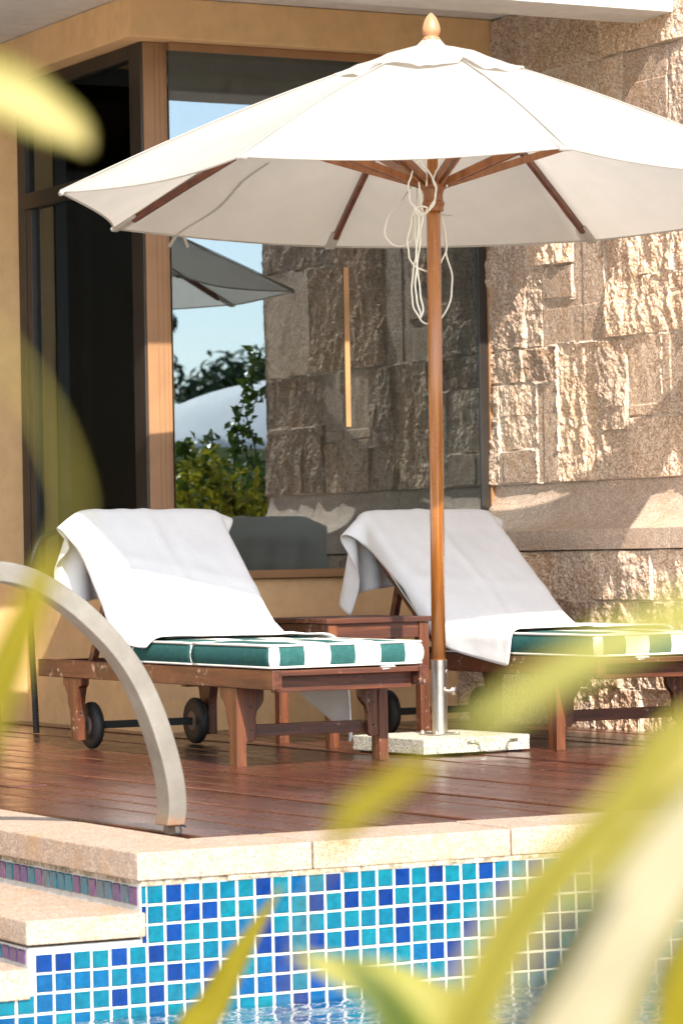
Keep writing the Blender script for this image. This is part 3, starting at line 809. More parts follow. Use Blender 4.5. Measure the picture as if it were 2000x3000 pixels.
U = [(12.065, 1.925, 11.683, 1.923), (11.93, 1.784, 11.683, 1.779), (12.377, 1.447, 11.825, 1.436), (12.30, 1.158, 11.987, 1.157),
     (11.520, 1.208, 11.283, 1.207), (11.284, 1.26, 10.85, 1.253), (11.188, 1.829, 10.85, 1.827), (11.268, 2.40, 10.15, 2.395), (12.54, 1.588, 10.15, 1.586),
     (12.54, 2.748, 10.15, 2.735), (12.073, 2.748, 12.07, 1.588), (11.683, 2.06, 11.683, 1.773), (11.93, 1.925, 11.93, 1.588), (11.445, 2.42, 11.45, 1.588), (11.188, 2.2, 11.188, 1.829),
     (10.945, 2.395, 10.945, 1.819), (11.825, 1.588, 11.83, 1.0), (11.515, 1.588, 11.52, 1.0), (11.283, 1.588, 11.285, 1.0), (12.09, 1.588, 12.09, 1.438),
     (12.30, 1.449, 12.30, 1.0), (11.99, 1.439, 11.99, 1.0), (11.03, 1.588, 11.035, 1.258), (12.072, 3.03, 12.072, 2.748), (11.457, 3.03, 11.457, 2.735),
     (11.268, 2.735, 11.268, 2.2), (11.42, 2.735, 11.44, 2.42), (12.073, 2.42, 11.42, 2.42), (11.445, 2.2, 10.945, 2.2), (10.945, 2.735, 10.945, 2.395),
     (10.85, 1.588, 10.85, 1.0), (10.70, 2.2, 10.70, 1.588), (10.945, 2.1, 10.15, 2.1), (10.85, 1.34, 10.15, 1.34), (10.62, 1.34, 10.62, 1.0), (10.66, 2.735, 10.66, 2.4),
     (11.75, 2.42, 11.76, 2.06), (11.683, 2.06, 12.07, 2.062)]
P, tn, jt = stone_panel('upper', sw, XS, 10.22, 12.56, 1.008, 3.03, U, 11, 0.030, 0.015)
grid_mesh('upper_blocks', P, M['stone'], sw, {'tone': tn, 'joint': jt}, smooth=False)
Lw = [(11.592, 0.72, 11.59, -0.03), (11.354, 0.72, 11.354, 0.516), (11.103, 0.72, 11.103, 0.17), (10.86, 0.72, 10.86, 0.17), (12.40, 0.515, 10.15, 0.519), (12.40, 0.16, 10.15, 0.17),
      (11.83, 0.72, 11.83, 0.515), (12.05, 0.515, 12.05, 0.16), (11.82, 0.16, 11.82, -0.03), (11.36, 0.515, 11.36, 0.17), (11.36, 0.17, 11.3, -0.03), (10.98, 0.17, 10.98, -0.03), (10.98, 0.515, 10.98, 0.34), (12.4, 0.34, 11.592, 0.34), (11.103, 0.345, 10.15, 0.34), (10.6, 0.72, 10.6, -0.03), (12.1, 0.72, 12.1, 0.515)]
P, tn, jt = stone_panel('lower', sw, 7.205, 10.22, 12.398, -0.03, 0.719, Lw, 23, 0.030, 0.012)
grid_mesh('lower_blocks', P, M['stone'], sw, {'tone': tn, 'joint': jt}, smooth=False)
# near end of the wall and its body
P, tn, jt = stone_panel('end', sw, 0, 0.0, 0.27, 0.0, 3.03, [(0, 1.588, 0.27, 1.588), (0, 2.2, 0.27, 2.2), (0, 2.735, 0.27, 2.735), (0, 1.0, .27, 1.0), (0, .5, .27, .5)], 31, 0.010, 0.006, 0.009)
Q = np.stack([XS - 0.012 + P[..., 1], 10.219 + P[..., 0], P[..., 2]], -1)
grid_mesh('end_blocks', Q, M['stone'], sw, {'tone': tn, 'joint': jt}, smooth=False)
MB().box(7.37 + 0.03, 7.64, 10.24, 17.0, -0.03, 3.032).box(7.22, 7.40, 10.24, 12.39, -0.03, 0.70).build('wall_core', M['ledge'], sw)
# cove ledge, three sawn lengths
prof = []
for t in np.linspace(0, 1, 15):
    a = t * math.pi / 2
    prof.append((7.374 - 0.205 * (1 - math.cos(a)), 1.008 - 0.198 * math.sin(a)))
prof[-1] = (7.169, 0.806)
prof += [(7.167, 0.724), (7.23, 0.7225), (7.40, 0.7225), (7.40, 1.008)]
for (a, c) in ((10.215, 10.712), (10.715, 11.538), (11.541, 12.396)):
    MB().prism(prof, (0, a, 0), (1, 0, 0), (0, 0, 1), (0, 1, 0), c - a).build('cove_ledge', M['ledge'], sw, bevel=0.0015, seg=1, angle=50)
MB().box(7.375, 7.40, YB - 0.0, YB + 0.16, 0.6, 3.03).build('mortar_strip', M['grout'], sw)

# ================================================================ umbrella
CX, CY, CZ, RR, PHI = 5.9295, 10.339, 1.9913, 1.374, -0.2073
TX, TY = -0.018, -0.019
APEX = 2.5685
def rimv(k, R=RR):
    a = PHI + math.pi / 4 * k; dx, dy = R * math.cos(a), R * math.sin(a)
    return np.array([CX + dx, CY + dy, CZ + TX * dx + TY * dy])
um = thing('patio_umbrella', 'large white eight sided canvas umbrella on a wooden pole between the loungers', 'umbrella', (6.0, 10.53, 0.066))
PB, PT = np.array([5.945, 10.40, 0.066]), np.array([CX, CY, APEX])
def pole_at(z): t = (z - PB[2]) / (PT[2] - PB[2]); return PB + (PT - PB) * t
MB().tube([pole_at(0.33), pole_at(1.3), pole_at(2.548)], 0.0255, 28).build('pole', M['pole'], um, smooth=True)
# canopy : eight panels with slack between the ribs
nr, na = 22, 14
def canopy_point(k, s, r, cap=False):
    """k panel, s 0..1 between ribs, r 0..1 from apex to rim"""
    a, c = rimv(k), rimv(k + 1)
    e = a * (1 - s) + c * s
    top = np.array([CX, CY, APEX])
    ctr = np.array([CX, CY, CZ])
    sag = 4 * s * (1 - s)
    p = top + (e - top) * r
    p[2] += 0.028 * math.sin(math.pi * r) * (1 - 0.5 * sag)          # ribs bow up a little
    p[2] -= sag * (0.010 + 0.030 * r ** 2) * (1.0)
    inw = (ctr - e); inw[2] = 0; L = np.linalg.norm(inw); inw = inw / L
    p += inw * sag * 0.055 * r ** 3
    p[2] += 0.055 * sag * r ** 3 * 0.42
    return p
P = np.zeros((nr + 1, 8 * na + 1, 3))
for j in range(8 * na + 1):
    k, s = divmod(j, na); s /= na
    for i in range(nr + 1):
        r = 0.035 + 0.965 * i / nr
        P[i, j] = canopy_point(k % 8, s, r)
wr = fbm(P[..., 0] * 9 + P[..., 1] * 3, P[..., 1] * 9, 5, 3) - 0.5
P[..., 2] += 0.010 * wr * np.linspace(1, 0.3, nr + 1)[:, None]
cn = grid_mesh('canopy', P, M['canopy'], um, None, True, 0.0)
# hem, seams and vent cap
hem = [canopy_point(k % 8, s / na, 1.0) for k in range(8) for s in range(na)]
MB().tube([p + np.array([0, 0, -0.003]) for p in hem], 0.0035, 6, closed=True).build('hem', M['canopy'], um, smooth=True)
for k in range(8):
    pts = [canopy_point(k, 0, r) + np.array([0, 0, 0.003]) for r in np.linspace(0.25, 1.0, 12)]
    MB().tube(pts, 0.0028, 6).build('seam', M['canopy'], um, smooth=True)
na2, nr2 = 16, 12
P = np.zeros((nr2 + 1, 8 * na2 + 1, 3))
for j in range(8 * na2 + 1):
    k, s = divmod(j, na2); s /= na2
    for i in range(nr2 + 1):
        q = i / nr2
        rmax = 0.268
        r = 0.02 + (rmax - 0.02) * q
        p = canopy_point(k % 8, s, r)
        lift = 0.004 + 0.026 * math.sin(math.pi * min(1, q * 1.05)) * (0.35 + 0.65 * 4 * s * (1 - s))
        lift += q ** 3 * (0.011 * abs(math.sin(math.pi * s * 2 + 0.7 * k)) + 0.007 * (math.sin(k * 2.3 + s * 5)))
        p[2] += lift + 0.012 * (vnoise(np.array([p[0] * 26.0]), np.array([p[1] * 26.0]), 3)[0] - 0.5) * (0.4 + q)
        if i == 0: p[2] = APEX + 0.016
        P[i, j] = p
P[:, -1] = P[:, 0]
grid_mesh('vent_cap', P, M['canopy'], um, None, True, 0.0)
# pockets at the tips
for k in range(8):
    a, c = canopy_point(k, 0, 0.925), rimv(k, RR + 0.006)
    d = (c - a) / np.linalg.norm(c - a); sd = np.cross(d, [0, 0, 1]); sd /= np.linalg.norm(sd); up = np.cross(sd, d)
    MB().obox((a + c) / 2 - np.array(up) * 0.010, (d, sd, up), (np.linalg.norm(c - a) / 2, 0.021, 0.0085)).build('tip_pocket', M['canopy'], um, bevel=0.008, seg=3, smooth=True)
# ribs and struts
for k in range(8):
    a = pole_at(2.5185) + (rimv(k) - rimv(k + 4)) / (2 * RR) * 0.035
    mid = canopy_point(k, 0, 0.55); end = canopy_point(k, 0, 0.935); dn = np.array([0, 0, -0.022])
    b = MB(); pts = [np.array([a[0], a[1], 2.5116]), canopy_point(k, 0, 0.25) + dn, mid + dn * 1.1, canopy_point(k, 0, 0.78) + dn, end + dn * 0.85]
    for p, q in zip(pts, pts[1:]): b.bar(p, q + (q - p) * 0.004, 0.019, 0.024)
    rb = b.build('rib', M['rib'], um, bevel=0.002)
    j = canopy_point(k, 0, 0.50) + dn * 2.0
    h = pole_at(2.058) + (rimv(k) - rimv(k + 4)) / (2 * RR) * 0.052
    u = (rimv(k) - rimv(k + 4)) / (2 * RR); u[2] = 0; sd = np.cross(u, [0, 0, 1])
    b = MB()
    for s in (-1, 1): b.bar(h + sd * 0.0125 * s, j + sd * 0.0165 * s, 0.010, 0.027)
    b.build('strut', M['hubwood'], um, bevel=0.002)
hb = pole_at(1.957)
MB().lathe([(0.027, 0), (0.037, 0.001), (0.037, 0.018), (0.041, 0.024), (0.041, 0.032), (0.036, 0.040), (0.035, 0.060), (0.040, 0.078), (0.050, 0.085), (0.054, 0.093), (0.054, 0.120), (0.048, 0.128), (0.027, 0.130)], hb, 32).build('runner_hub', M['hubwood'], um, smooth=False, bevel=0.001)
MB().lathe([(0.027, 0), (0.05, 0.002), (0.055, 0.02), (0.055, 0.045), (0.04, 0.055), (0.02, 0.056)], pole_at(2.494), 32).build('top_hub', M['hubwood'], um)
fz = pole_at(2.5685)
MB().lathe([(0.012, 0), (0.031, 0.004), (0.034, 0.010), (0.030, 0.016), (0.0245, 0.019), (0.026, 0.023), (0.0315, 0.031), (0.0335, 0.042), (0.032, 0.055), (0.027, 0.072), (0.0195, 0.088), (0.012, 0.098), (0.006, 0.104), (0.001, 0.107)], fz, 40).build('finial', M['finial'], um, smooth=True)
pn = pole_at(1.950)
MB().tube([pn + np.array([-0.075, -0.012, 0.004]), pn + np.array([0.085, 0.012, -0.004])], 0.0018, 8).build('locking_pin', M['steel'], um)
# tie strap and its loose ends on the far left panel
a = canopy_point(2, 0.72, 0.55); 
st = [canopy_point(2, 0.74 + 0.02 * math.sin(i), r) + np.array([0, 0, -0.0035 - 0.002 * abs(math.sin(i * 1.7))]) for i, r in enumerate(np.linspace(0.62, 1.0, 9))]
b = MB()
for p, q in zip(st, st[1:]): b.bar(p, q, 0.012, 0.001)
b.build('tie_strap', M['canopy'], um)
e = canopy_point(2, 0.74, 1.0)
for dx in (-0.012, 0.014):
    MB().bar(e + np.array([dx, 0, 0.004]), e + np.array([dx * 2.2 + (-0.02 if dx < 0 else 0.003), 0, -0.045]), 0.012, 0.002, up=(0, 1, 0)).build('strap_end', M['canopy'], um)
# cords
ROPES=[
 [ (5.823,10.261,2.130),(5.805,10.261,2.103),(5.790,10.261,2.072),(5.782,10.261,2.043),(5.780,10.261,2.012),(5.788,10.261,1.980),(5.806,10.261,1.957),(5.830,10.261,1.938),(5.852,10.261,1.941),(5.873,10.261,1.962),(5.889,10.261,1.990),(5.891,10.261,2.022),(5.886,10.261,2.047),(5.876,10.261,2.072),(5.858,10.261,2.096),(5.837,10.261,2.114),(5.827,10.261,2.171) ],
 [ (5.908,10.265,2.171),(5.908,10.265,2.108),(5.894,10.265,2.091),(5.888,10.265,2.066),(5.893,10.265,2.041),(5.896,10.265,2.017),(5.888,10.265,1.991),(5.869,10.265,1.962),(5.855,10.265,1.943),(5.833,10.265,1.934) ],
 [ (5.892,10.398,2.068),(5.883,10.398,1.973),(5.879,10.398,1.941),(5.883,10.398,1.879),(5.883,10.398,1.815),(5.875,10.398,1.764),(5.866,10.398,1.720),(5.862,10.398,1.673),(5.866,10.398,1.625),(5.879,10.398,1.593),(5.900,10.398,1.566),(5.927,10.398,1.553),(5.954,10.398,1.559),(5.980,10.398,1.574),(6.010,10.398,1.612),(6.027,10.398,1.660),(6.032,10.398,1.708),(6.024,10.398,1.762),(6.008,10.398,1.819),(6.007,10.398,1.840),(6.000,10.398,1.888),(5.988,10.398,1.935),(5.986,10.398,2.002) ],
 [ (5.838,10.290,2.054),(5.848,10.290,1.977),(5.852,10.290,1.936),(5.844,10.290,1.882),(5.837,10.290,1.835),(5.829,10.290,1.773),(5.820,10.290,1.726),(5.816,10.290,1.679),(5.822,10.290,1.632),(5.832,10.290,1.591),(5.837,10.290,1.567),(5.845,10.290,1.591),(5.840,10.290,1.633),(5.834,10.290,1.679),(5.828,10.290,1.726),(5.823,10.290,1.773),(5.827,10.290,1.835),(5.836,10.290,1.930),(5.832,10.290,1.948) ],
 [ (5.885,10.388,1.966),(5.870,10.388,1.952),(5.858,10.388,1.914),(5.846,10.388,1.860),(5.844,10.388,1.820),(5.852,10.388,1.788),(5.873,10.388,1.760),(5.898,10.388,1.750),(5.923,10.388,1.744),(5.953,10.388,1.749),(5.979,10.388,1.773),(5.998,10.388,1.811),(6.005,10.388,1.849),(5.998,10.388,1.896),(5.983,10.388,1.956) ],
 [ (5.916,10.486,2.066),(5.902,10.486,2.039),(5.871,10.486,2.004),(5.830,10.486,1.958),(5.808,10.486,1.923),(5.806,10.486,1.890),(5.817,10.486,1.862),(5.847,10.486,1.844),(5.883,10.486,1.845),(5.912,10.486,1.862),(5.927,10.486,1.887),(5.943,10.486,1.936),(5.951,10.486,1.968) ],
 [ (5.812,10.280,1.959),(5.819,10.280,1.943),(5.841,10.280,1.933),(5.859,10.280,1.944),(5.863,10.280,1.960),(5.849,10.280,1.966),(5.831,10.280,1.966),(5.816,10.280,1.954),(5.823,10.280,1.940),(5.849,10.280,1.938) ],
]
b = MB()
for r in ROPES:
    p = spline(r, 7)
    p += np.stack([0.0015 * np.sin(np.arange(len(p)) * .5), 0.002 * np.sin(np.arange(len(p)) * .37), 0 * p[:, 0]], -1)
    b.tube(p, 0.0034, 7)
# pulley cord running up beside the pole
for dx in (-0.04, 0.045): b.tube(spline([(5.91 + dx, 10.29, 2.04), (5.915 + dx, 10.295, 2.27), (5.92 + dx * 0.6, 10.31, 2.49)], 6), 0.003, 6)
b.build('cord', M['cord'], um, smooth=True)

# base: granite slab on rubber feet with a steel socket
bs = thing('umbrella_base', 'square grey granite umbrella base with steel tube and wire handle', 'umbrella base', (6.02, 10.53, 0.0))
c, s = math.cos(rad(5)), math.sin(rad(5)); ux, uy = (c, s, 0), (-s, c, 0)
ctr = Vector((5.955, 10.41, 0.036))
MB().obox(ctr, (ux, uy, (0, 0, 1)), (0.232, 0.228, 0.027)).build('granite_slab', M['base_granite'], bs, bevel=0.004)
for i in (-1, 1):
    for j in (-1, 1):
        MB().obox(ctr + Vector(ux) * 0.18 * i + Vector(uy) * 0.18 * j + Vector((0, 0, -0.031)), (ux, uy, (0, 0, 1)), (0.03, 0.03, 0.005)).build('foot', M['black'], bs)
p0 = pole_at(0.066)
MB().obox(Vector(p0) + Vector((0, 0, 0.001)), (ux, uy, (0, 0, 1)), (0.055, 0.055, 0.0025)).build('flange', M['steel'], bs, bevel=0.001)
MB().tube([pole_at(0.064), pole_at(0.335)], 0.0295, 32).build('socket_tube', M['steel'], bs, smooth=False)
for i in (-1, 1):
    for j in (-1, 1):
        MB().lathe([(0.009, 0), (0.009, 0.005), (0.005, 0.006), (0.005, 0.011), (0.001, 0.012)], Vector(p0) + Vector(ux) * 0.045 * i + Vector(uy) * 0.045 * j + Vector((0, 0, 0.003)), 6).build('bolt', M['steel'], bs)
q = pole_at(0.222)
kb = MB().lathe([(0.006, 0), (0.006, 0.016), (0.012, 0.017), (0.0145, 0.022), (0.0145, 0.030), (0.010, 0.034), (0.002, 0.035)], Vector(q) + Vector((0.022, -0.018, 0)), 8, (0.78, -0.62, 0)).build('clamp_knob', M['steel'], bs)
q = pole_at(0.292)
MB().lathe([(0.008, 0), (0.008, 0.004), (0.004, 0.005)], Vector(q) + Vector((0.020, -0.0195, 0)), 12, (0.7, -0.7, 0)).build('set_screw', M['steel'], bs)
f = ctr - Vector(uy) * 0.230 - Vector(ux) * 0.02
hp = [f + Vector(ux) * t - Vector(uy) * o + Vector((0, 0, z)) for t, o, z in ((-0.02, -0.001, 0.010), (0.008, 0.003, 0.009), (0.022, 0.006, 0.004), (0.03, 0.014, -0.012), (0.036, 0.024, -0.022), (0.05, 0.027, -0.025), (0.12, 0.027, -0.025), (0.134, 0.024, -0.022), (0.14, 0.014, -0.010), (0.148, 0.006, 0.004), (0.162, 0.003, 0.009), (0.19, -0.001, 0.010))]
hd = MB().tube(hp, 0.0032, 8).build('wire_handle', M['steel'], bs, smooth=True)
for t in (-0.008, 0.178): MB().obox(f + Vector(ux) * t + Vector((0, 0, 0.010)), (ux, uy, (0, 0, 1)), (0.018, 0.003, 0.005)).build('handle_plate', M['steel'], bs, bevel=0.001)

# ================================================================ loungers
def make_lounger(x0, dy, label, back_len, back_ang, cush_end, tagx):
    x1 = x0 + 0.60
    yf, yh = 9.865 + dy, 11.875 + dy
    t = thing('sun_lounger', label, 'sun lounger', (x0 + 0.3, 10.9 + dy, 0), 'wooden sun loungers under the umbrella')
    zt, zb = 0.338, 0.272
    for (a, c) in ((x0, x0 + 0.036), (x1 - 0.036, x1)):
        MB().box(a, c, yf, yh, zb, zt).build('side_rail', M['wood_y'], t, bevel=0.003)
    MB().box(x0 + 0.037, x1 - 0.037, yf + 0.055, yf + 0.09, 0.262, 0.318).build('foot_rail', M['wood_x'], t, bevel=0.002)
    MB().box(x0 + 0.037, x1 - 0.037, yh - 0.05, yh - 0.015, 0.275, 0.335).build('head_rail', M['wood_x'], t, bevel=0.002)
    hinge = 11.03 + dy
    b = MB(); y = yf + 0.004; k = 0
    while y < hinge - 0.05:
        b.box(x0 + 0.0365, x1 - 0.0365, y, y + 0.058, 0.3185, 0.337 + 0.0004 * (k % 3)); y += 0.071; k += 1
    b.build('seat_slats', M['wood_x'], t, bevel=0.002)
    # foot legs: an angle of two planks with ogee brackets
    og = [(0, 0), (0.060, 0), (0.060, 0.115), (0.070, 0.150), (0.082, 0.175), (0.088, 0.200), (0.102, 0.222), (0.128, 0.240), (0.135, 0.262), (0.135, 0.2715), (0, 0.2715)]
    br = [(0, 0.085), (0.028, 0.085), (0.040, 0.095), (0.042, 0.13), (0.040, 0.165), (0.046, 0.190), (0.060, 0.205), (0.072, 0.225), (0.074, 0.2712), (0, 0.2712)]
    br = [(a, z) for a, z in br]
    yl = 10.150 + dy
    for side in (0, 1):
        xx = x0 + 0.004 if side == 0 else x1 - 0.040
        ft = MB().prism(og, (xx, yl, 0), (0, 1, 0), (0, 0, 1), (1, 0, 0), 0.036).build('leg', M['wood_z'], t, bevel=0.002)
        o = (xx + 0.0362, yl + 0.004, 0) if side == 0 else (xx - 0.0002, yl + 0.004, 0)
        MB().prism(br, o, (1 if side == 0 else -1, 0, 0), (0, 0, 1), (0, 1, 0), 0.03).build('leg_bracket', M['wood_z'], ft, bevel=0.004)
        for z in (0.205, 0.125): MB().lathe([(0.004, 0), (0.004, 0.0015)], (o[0] + (0.02 if side == 0 else -0.02), yl + 0.0035, z), 10, (0, -1, 0)).build('plug', M['black'], ft)
    MB().box(x0 + 0.041, x1 - 0.041, yl + 0.036, yl + 0.056, 0.100, 0.142).build('stretcher', M['wood_x'], t, bevel=0.002)
    # head legs, axle and wheels
    yw = 11.55 + dy
    og2 = [(0, 0.036), (0.055, 0.036), (0.058, 0.115), (0.066, 0.150), (0.080, 0.178), (0.084, 0.205), (0.105, 0.235), (0.122, 0.245), (0.125, 0.2715), (-0.045, 0.2715), (-0.040, 0.245), (-0.022, 0.235), (-0.012, 0.205), (-0.004, 0.175), (0, 0.15)]
    for side in (0, 1):
        xx = x0 + 0.004 if side == 0 else x1 - 0.040
        ft = MB().prism(og2, (xx, yw - 0.03, 0), (0, 1, 0), (0, 0, 1), (1, 0, 0), 0.036).build('leg', M['wood_z'], t, bevel=0.002)
        for z in (0.20, 0.14): MB().lathe([(0.005, 0), (0.005, 0.0015)], (xx + 0.018, yw - 0.031, z), 10, (0, -1, 0)).build('plug', M['black'], ft)
        wx = x0 + 0.062 if side == 0 else x1 - 0.100
        wh = MB().lathe([(0.060, 0), (0.082, 0.002), (0.088, 0.008), (0.0895, 0.018), (0.088, 0.028), (0.082, 0.034), (0.060, 0.036)], (wx, yw, 0.0895), 40, (1, 0, 0)).build('wheel', M['black'], t, smooth=True)
        MB().lathe([(0.012, -0.004), (0.03, -0.003), (0.04, 0.001), (0.062, 0.003), (0.062, 0.033), (0.04, 0.036), (0.03, 0.039), (0.012, 0.041)], (wx, yw, 0.0895), 32, (1, 0, 0)).build('hub', M['hub'], wh, smooth=False)
    MB().box(x0 + 0.0405, x1 - 0.0405, yw - 0.014, yw + 0.014, 0.0755, 0.1035).build('axle', M['black'], t, bevel=0.003)
    # back frame
    ca, sa = math.cos(back_ang), math.sin(back_ang)
    def bp(l, h=0.0): return np.array([0, hinge + l * ca - h * sa * 1.0, 0.345 + l * sa + h * ca])
    for xx in (x0 + 0.05, x1 - 0.05):
        a, c = bp(0.0), bp(back_len); MB().bar((xx, a[1], a[2]), (xx, c[1], c[2]), 0.032, 0.04, up=(0, -sa, ca)).build('back_frame', M['wood_y'], t, bevel=0.002)
    b = MB(); l = 0.03
    while l < back_len - 0.04:
        a = bp(l + 0.025, 0.028); b.obox((x0 + 0.3, a[1], a[2]), ((1, 0, 0), (0, ca, sa), (0, -sa, ca)), (0.265, 0.027, 0.007)); l += 0.07
    b.build('back_slats', M['wood_x'], t, bevel=0.0015)
    for xx in (x0 + 0.08, x1 - 0.08):
        a = bp(back_len * 0.62, -0.02); MB().bar((xx, a[1], a[2]), (xx, hinge + 0.50 + 0.02, 0.30), 0.024, 0.034, up=(0, 1, 0)).build('back_prop', M['wood_y'], t, bevel=0.002)
    MB().box(x0 + 0.0365, x1 - 0.0365, hinge + 0.49, hinge + 0.53, 0.276, 0.300).build('prop_rest', M['wood_x'], t, bevel=0.002)
    MB().box(x0 + 0.0365, x1 - 0.0365, 10.62 + dy, 10.66 + dy, 0.262, 0.296).build('cross_bar', M['wood_x'], t, bevel=0.002)
    # cushions
    def cushion(y0, y1, z0, z1, name='cushion', ang=None, org=None):
        b = bmesh.new(); nx, ny = 26, 22
        W = 0.572; X0 = x0 + 0.006
        th = z1 - z0
        lay = b.verts.layers.float.new('across') if False else None
        P = []; Ac = []
        us = np.linspace(0, W, nx)
        vs_ = np.linspace(0, y1 - y0, ny)
        U_, V_ = np.meshgrid(us, vs_)
        ed = np.minimum(np.minimum(U_, W - U_), np.minimum(V_, (y1 - y0) - V_))
        puff = 0.010 * (1 - np.exp(-ed / 0.05)) + 0.004 * (fbm(U_ * 9, V_ * 9, int(y0 * 10), 3) - 0.5)
        top = np.stack([X0 + U_, y0 + V_, z1 + puff], -1); bot = np.stack([X0 + U_, y0 + V_, np.full_like(U_, z0)], -1)
        idx = {}
        verts = []; faces = []; across = []; fm = []
        def addv(p, a): verts.append(tuple(p)); across.append(a); return len(verts) - 1
        T = [[addv(top[j, i], U_[j, i] + 0.005) for i in range(nx)] for j in range(ny)]
        for j in range(ny - 1):
            for i in range(nx - 1): faces.append((T[j][i], T[j][i + 1], T[j + 1][i + 1], T[j + 1][i]))
        # sides bulge out; rows between top and bottom
        per = [(j, 0) for j in range(ny - 1, 0, -1)] + [(0, i) for i in range(nx - 1)] + [(j, nx - 1) for j in range(ny - 1)] + [(ny - 1, i) for i in range(nx - 1, 0, -1)]
        prev = None; rows = 7
        rowsv = []
        for r in range(rows + 1):
            q = r / rows; line = []
            for (j, i) in per:
                nxn = -1 if i == 0 else (1 if i == nx - 1 else 0); nyn = -1 if j == 0 else (1 if j == ny - 1 else 0)
                bul = 0.011 * math.sin(math.pi * q) ** 0.7
                p = top[j, i].copy(); p[2] = top[j, i][2] * (1 - q) + z0 * q
                p[0] += nxn * bul; p[1] += nyn * bul
                a = U_[j, i] + 0.005
                if i == 0 and q > 0.06 and j > 0: a = 0.0
                line.append(addv(p, a))
            rowsv.append(line)
        n = len(per)
        for r in range(rows):
            for k in range(n):
                faces.append((rowsv[r][k], rowsv[r][(k + 1) % n], rowsv[r + 1][(k + 1) % n], rowsv[r + 1][k]))
        faces.append(tuple(rowsv[-1]))
        V = np.array(verts)
        if ang is not None:
            yy = V[:, 1] - y0; zz = V[:, 2] - z0
            V[:, 1] = org[0] + yy * math.cos(ang) - zz * math.sin(ang); V[:, 2] = org[1] + yy * math.sin(ang) + zz * math.cos(ang)
        b.free()
        me = bpy.data.meshes.new(name); me.from_pydata(V.tolist(), [], faces)
        at = me.attributes.new('across', 'FLOAT', 'POINT'); at.data.foreach_set('value', np.array(across, np.float32))
        me.polygons.foreach_set("use_smooth", [True] * len(me.polygons))
        o = mesh_obj(name, me, t, [M['stripes']])
        # piping round the top and bottom seams
        for z_, rr in ((z1 + 0.001, 0.0045), (z0 + 0.004, 0.0045)):
            L = [(X0 - 0.003, y0 - 0.003, z_), (X0 + W + 0.003, y0 - 0.003, z_), (X0 + W + 0.003, y1 + 0.003, z_), (X0 - 0.003, y1 + 0.003, z_)]
            pts = []
            for a_, c_ in zip(L, L[1:] + L[:1]):
                for q in np.linspace(0, 1, 12, endpoint=False): pts.append(np.array(a_) * (1 - q) + np.array(c_) * q)
            pts = np.array(pts)
            if ang is not None:
                yy = pts[:, 1] - y0; zz = pts[:, 2] - z0; pts = pts.copy()
                pts[:, 1] = org[0] + yy * math.cos(ang) - zz * math.sin(ang); pts[:, 2] = org[1] + yy * math.sin(ang) + zz * math.cos(ang)
            MB().tube(pts, rr, 6, closed=True).build('piping', M['piping'], o, smooth=True)
        return o
    cushion(yf + 0.02, 10.478 + dy, 0.343, 0.419)
    cushion(10.496 + dy, hinge - 0.01, 0.343, 0.419)
    a = bp(0.0, 0.036)
    cushion(0.0, back_len - 0.02, 0.0, 0.062, 'back_cushion', back_ang, (a[1], a[2]))
    MB().obox((x0 + tagx, yf + 0.013, 0.336), ((1, 0.1, 0.05), (0, 1, 0.5), (0, -0.5, 1)), (0.028, 0.010, 0.0015)).build('care_tag', M['tag'], t)
    return t, bp, hinge
N_ANG, F_ANG = rad(43), rad(36.5)
t1, bp1, hg1 = make_lounger(5.0, 0.0, 'left wooden sun lounger with green and white striped cushion, beside the curved handrail', 0.69, N_ANG, 0, 0.45)
t2, bp2, hg2 = make_lounger(6.285, 0.0, 'right wooden sun lounger with striped cushion, against the stone wall', 0.77, F_ANG, 0, 0.2)

